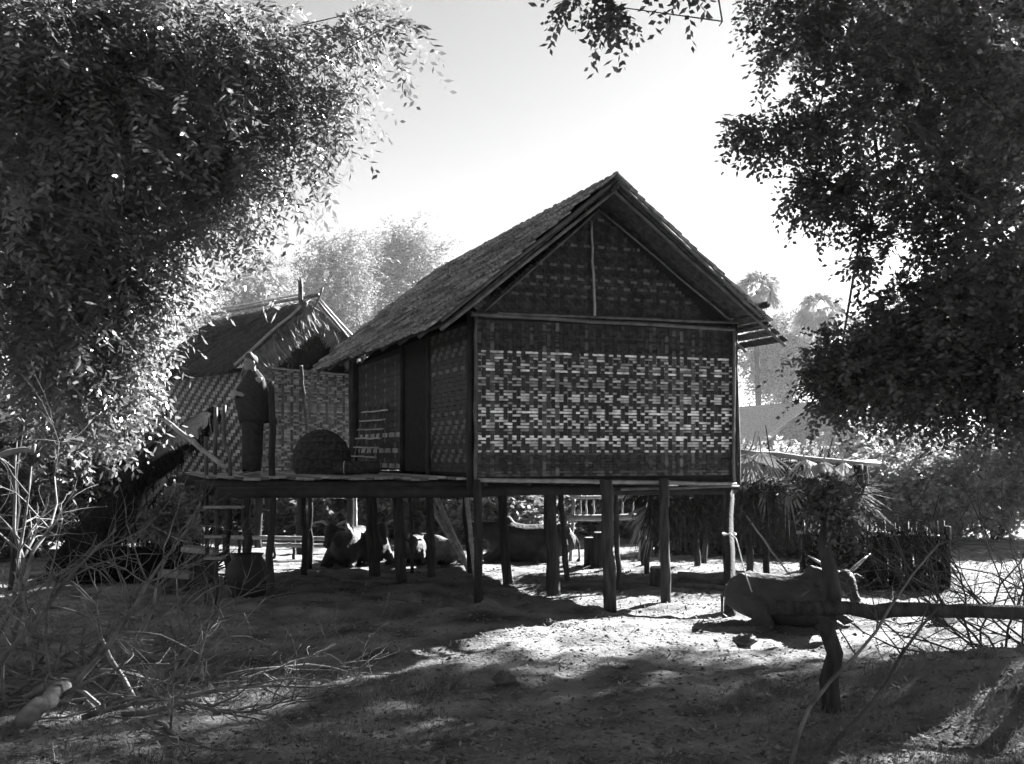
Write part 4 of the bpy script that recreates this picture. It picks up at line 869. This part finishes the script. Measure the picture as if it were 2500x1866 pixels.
# far house
Y = 74; fh = thing('far_house', GP(1990, Y), 'faint far house gable faded like haze by its pale roof colour above the palm shelter', 'house')
a0 = P(1990, 985, Y); e0 = P(1825, 1100, Y); e1 = P(2165, 1100, Y); bk_ = Vector((-4, 9, 0))
panel('roof', 'thatch', fh, [a0, a0+bk_, e0+bk_, e0], UZ, .12); panel('roof', 'thatch', fh, [a0, e1, e1+bk_, a0+bk_], UZ, .12)  # lighter thatch chosen so the roof looks faded by haze
w0 = P(1865, 1085, Y+.4); w1 = P(2125, 1085, Y+.4); w0b = Vector((w0.x, w0.y, 0)); w1b = Vector((w1.x, w1.y, 0))
panel('wall', 'w_grey', fh, [w0b, w1b, w1, a0+Vector((0, .4, -.1)), w0], Vector((0, 1, 0)), .1)
panel('wall', 'w_mid', fh, [w0b, w0, w0+bk_, w0b+bk_], Vector((1, 0, 0)), .1)
for px in (1865, 1990, 2125): pole('post', M['post'], GP(px, Y+.3, -.1), P(px, 1080, Y+.3), .1, .09, fh)

# ------------------------------------------------------------------ small loose ground cover
def stones(n, lo, hi, sampler):
    ico = np.array([(0, 0, 1), (.9, 0, .3), (.28, .85, .3), (-.72, .53, .3), (-.72, -.53, .3), (.28, -.85, .3), (.5, .3, -.3), (-.2, .6, -.3), (-.6, 0, -.3), (-.2, -.6, -.3), (.5, -.3, -.3)])
    fc = [(0, 1, 2), (0, 2, 3), (0, 3, 4), (0, 4, 5), (0, 5, 1), (1, 6, 2), (2, 6, 7), (2, 7, 3), (3, 7, 8), (3, 8, 4), (4, 8, 9), (4, 9, 5), (5, 9, 10), (5, 10, 1), (1, 10, 6)]
    x, y = sampler(n); s = lo+(hi-lo)*rng.random(n)**4; V = ico[None]*(1+rng.uniform(-.3, .3, (n, 11, 3)))*s[:, None, None]*np.array([1, 1, .6])
    V = V+np.stack([x, y, gz(x, y)], -1)[:, None, :]; F = np.array(fc)[None]+np.arange(n)[:, None, None]*11
    return V.reshape(-1, 3), F.reshape(-1, 3)
def samp(n): 
    y = 6.2+13*rng.random(n)**1.5; return rng.uniform(-.52, .52, n)*y, y
V, F = stones(9000, .005, .032, samp)
tag(link_mesh('soil_clods', np_mesh('soil_clods', V, F), M['clod'], org=(0, 0, 0)), 'crumbs and small clods of earth strewn over the yard', 'soil', kind='stuff')
n = 30000; x, y = samp(n); b = np.stack([x, y, gz(x, y)+.006], -1); d = unit(np.stack([rng.normal(size=n), rng.normal(size=n), rng.normal(size=n)*.25], -1)); sd = unit(np.cross(d, [0, 0, 1])+rng.normal(size=(n, 3))*.3)
l = rng.uniform(.02, .07, (n, 1)); wd = l*rng.uniform(.12, .3, (n, 1)); V = np.stack([b, b+d*l*.5+sd*wd, b+d*l+[0, 0, .006], b+d*l*.5-sd*wd], 1).reshape(-1, 3)
tag(link_mesh('leaf_litter', np_mesh('leaf_litter', V, np.arange(len(V)).reshape(-1, 4)), M['litter'], org=(0, 0, 0)), 'dry leaf litter scattered over the yard', 'litter', kind='stuff')
n = 9000; k = 60; cxs = np.concatenate([rng.uniform(-4, -.5, 90), rng.uniform(1.6, 4.4, 90)]); cys = np.concatenate([rng.uniform(6.6, 9.5, 90), rng.uniform(6.4, 9, 90)])
c = rng.integers(0, 180, n); x = cxs[c]+rng.normal(size=n)*.09; y = cys[c]+rng.normal(size=n)*.09; b = np.stack([x, y, gz(x, y)-.01], -1)
d = unit(np.stack([rng.normal(size=n)*.5, rng.normal(size=n)*.5, np.ones(n)], -1)); sd = unit(np.cross(d, rng.normal(size=(n, 3)))); l = rng.uniform(.04, .16, (n, 1)); wd = .003
V = np.stack([b-sd*wd, b+sd*wd, b+d*l+np.array([.3, .1, -.2])*l*.4], 1).reshape(-1, 3)
tag(link_mesh('grass', np_mesh('grass', V, np.arange(len(V)).reshape(-1, 3)), M['grass'], org=(0, 0, 0)), 'thin dry grass tufts at the shaded edges of the yard', 'grass', kind='stuff')
for px, Y, s, lb in ((1232, 9.1, .10, 'dark lump of earth alone in the open yard before the hut'), (1818, 11.0, .11, 'dark clod lying on the bright strip before the tethered ox'), (2300, 12.0, .13, 'dark broken clod on the bright ground beyond the log rail'), (1340, 11.9, .05, 'small stone on the bright strip before the stilts')):
    c = GP(px, Y, .02); mb = MB(); rs = lathe([(s*.6, -.03), (s, .02), (s*.85, s*.4), (s*.35, s*.75)], c, 11)
    for r in rs:
        for p in r: p += Vector((rnd.gauss(0, 1), rnd.gauss(0, 1), rnd.gauss(0, .7)))*s*.14
    tag(mb.rings(rs).build('earth_clod', M['clod']), lb, 'clod', 'earth clods')

# ------------------------------------------------------------------ haze
mb = MB().box((0, 415, 21.5), 520, 500, 23.5)
hz_ = bpy.data.materials.new('haze'); hz_.use_nodes = True; t = hz_.node_tree; t.nodes.clear()
pv = t.nodes.new('ShaderNodeVolumePrincipled'); pv.inputs['Color'].default_value = (.97, .97, .97, 1); pv.inputs['Density'].default_value = HAZE_DENSITY; pv.inputs['Anisotropy'].default_value = .35
mo = t.nodes.new('ShaderNodeOutputMaterial'); t.links.new(pv.outputs[0], mo.inputs['Volume'])
o = mb.build('haze', hz_); tag(o, 'pale sunlit smoke haze hanging over the whole yard', 'haze', kind='stuff')
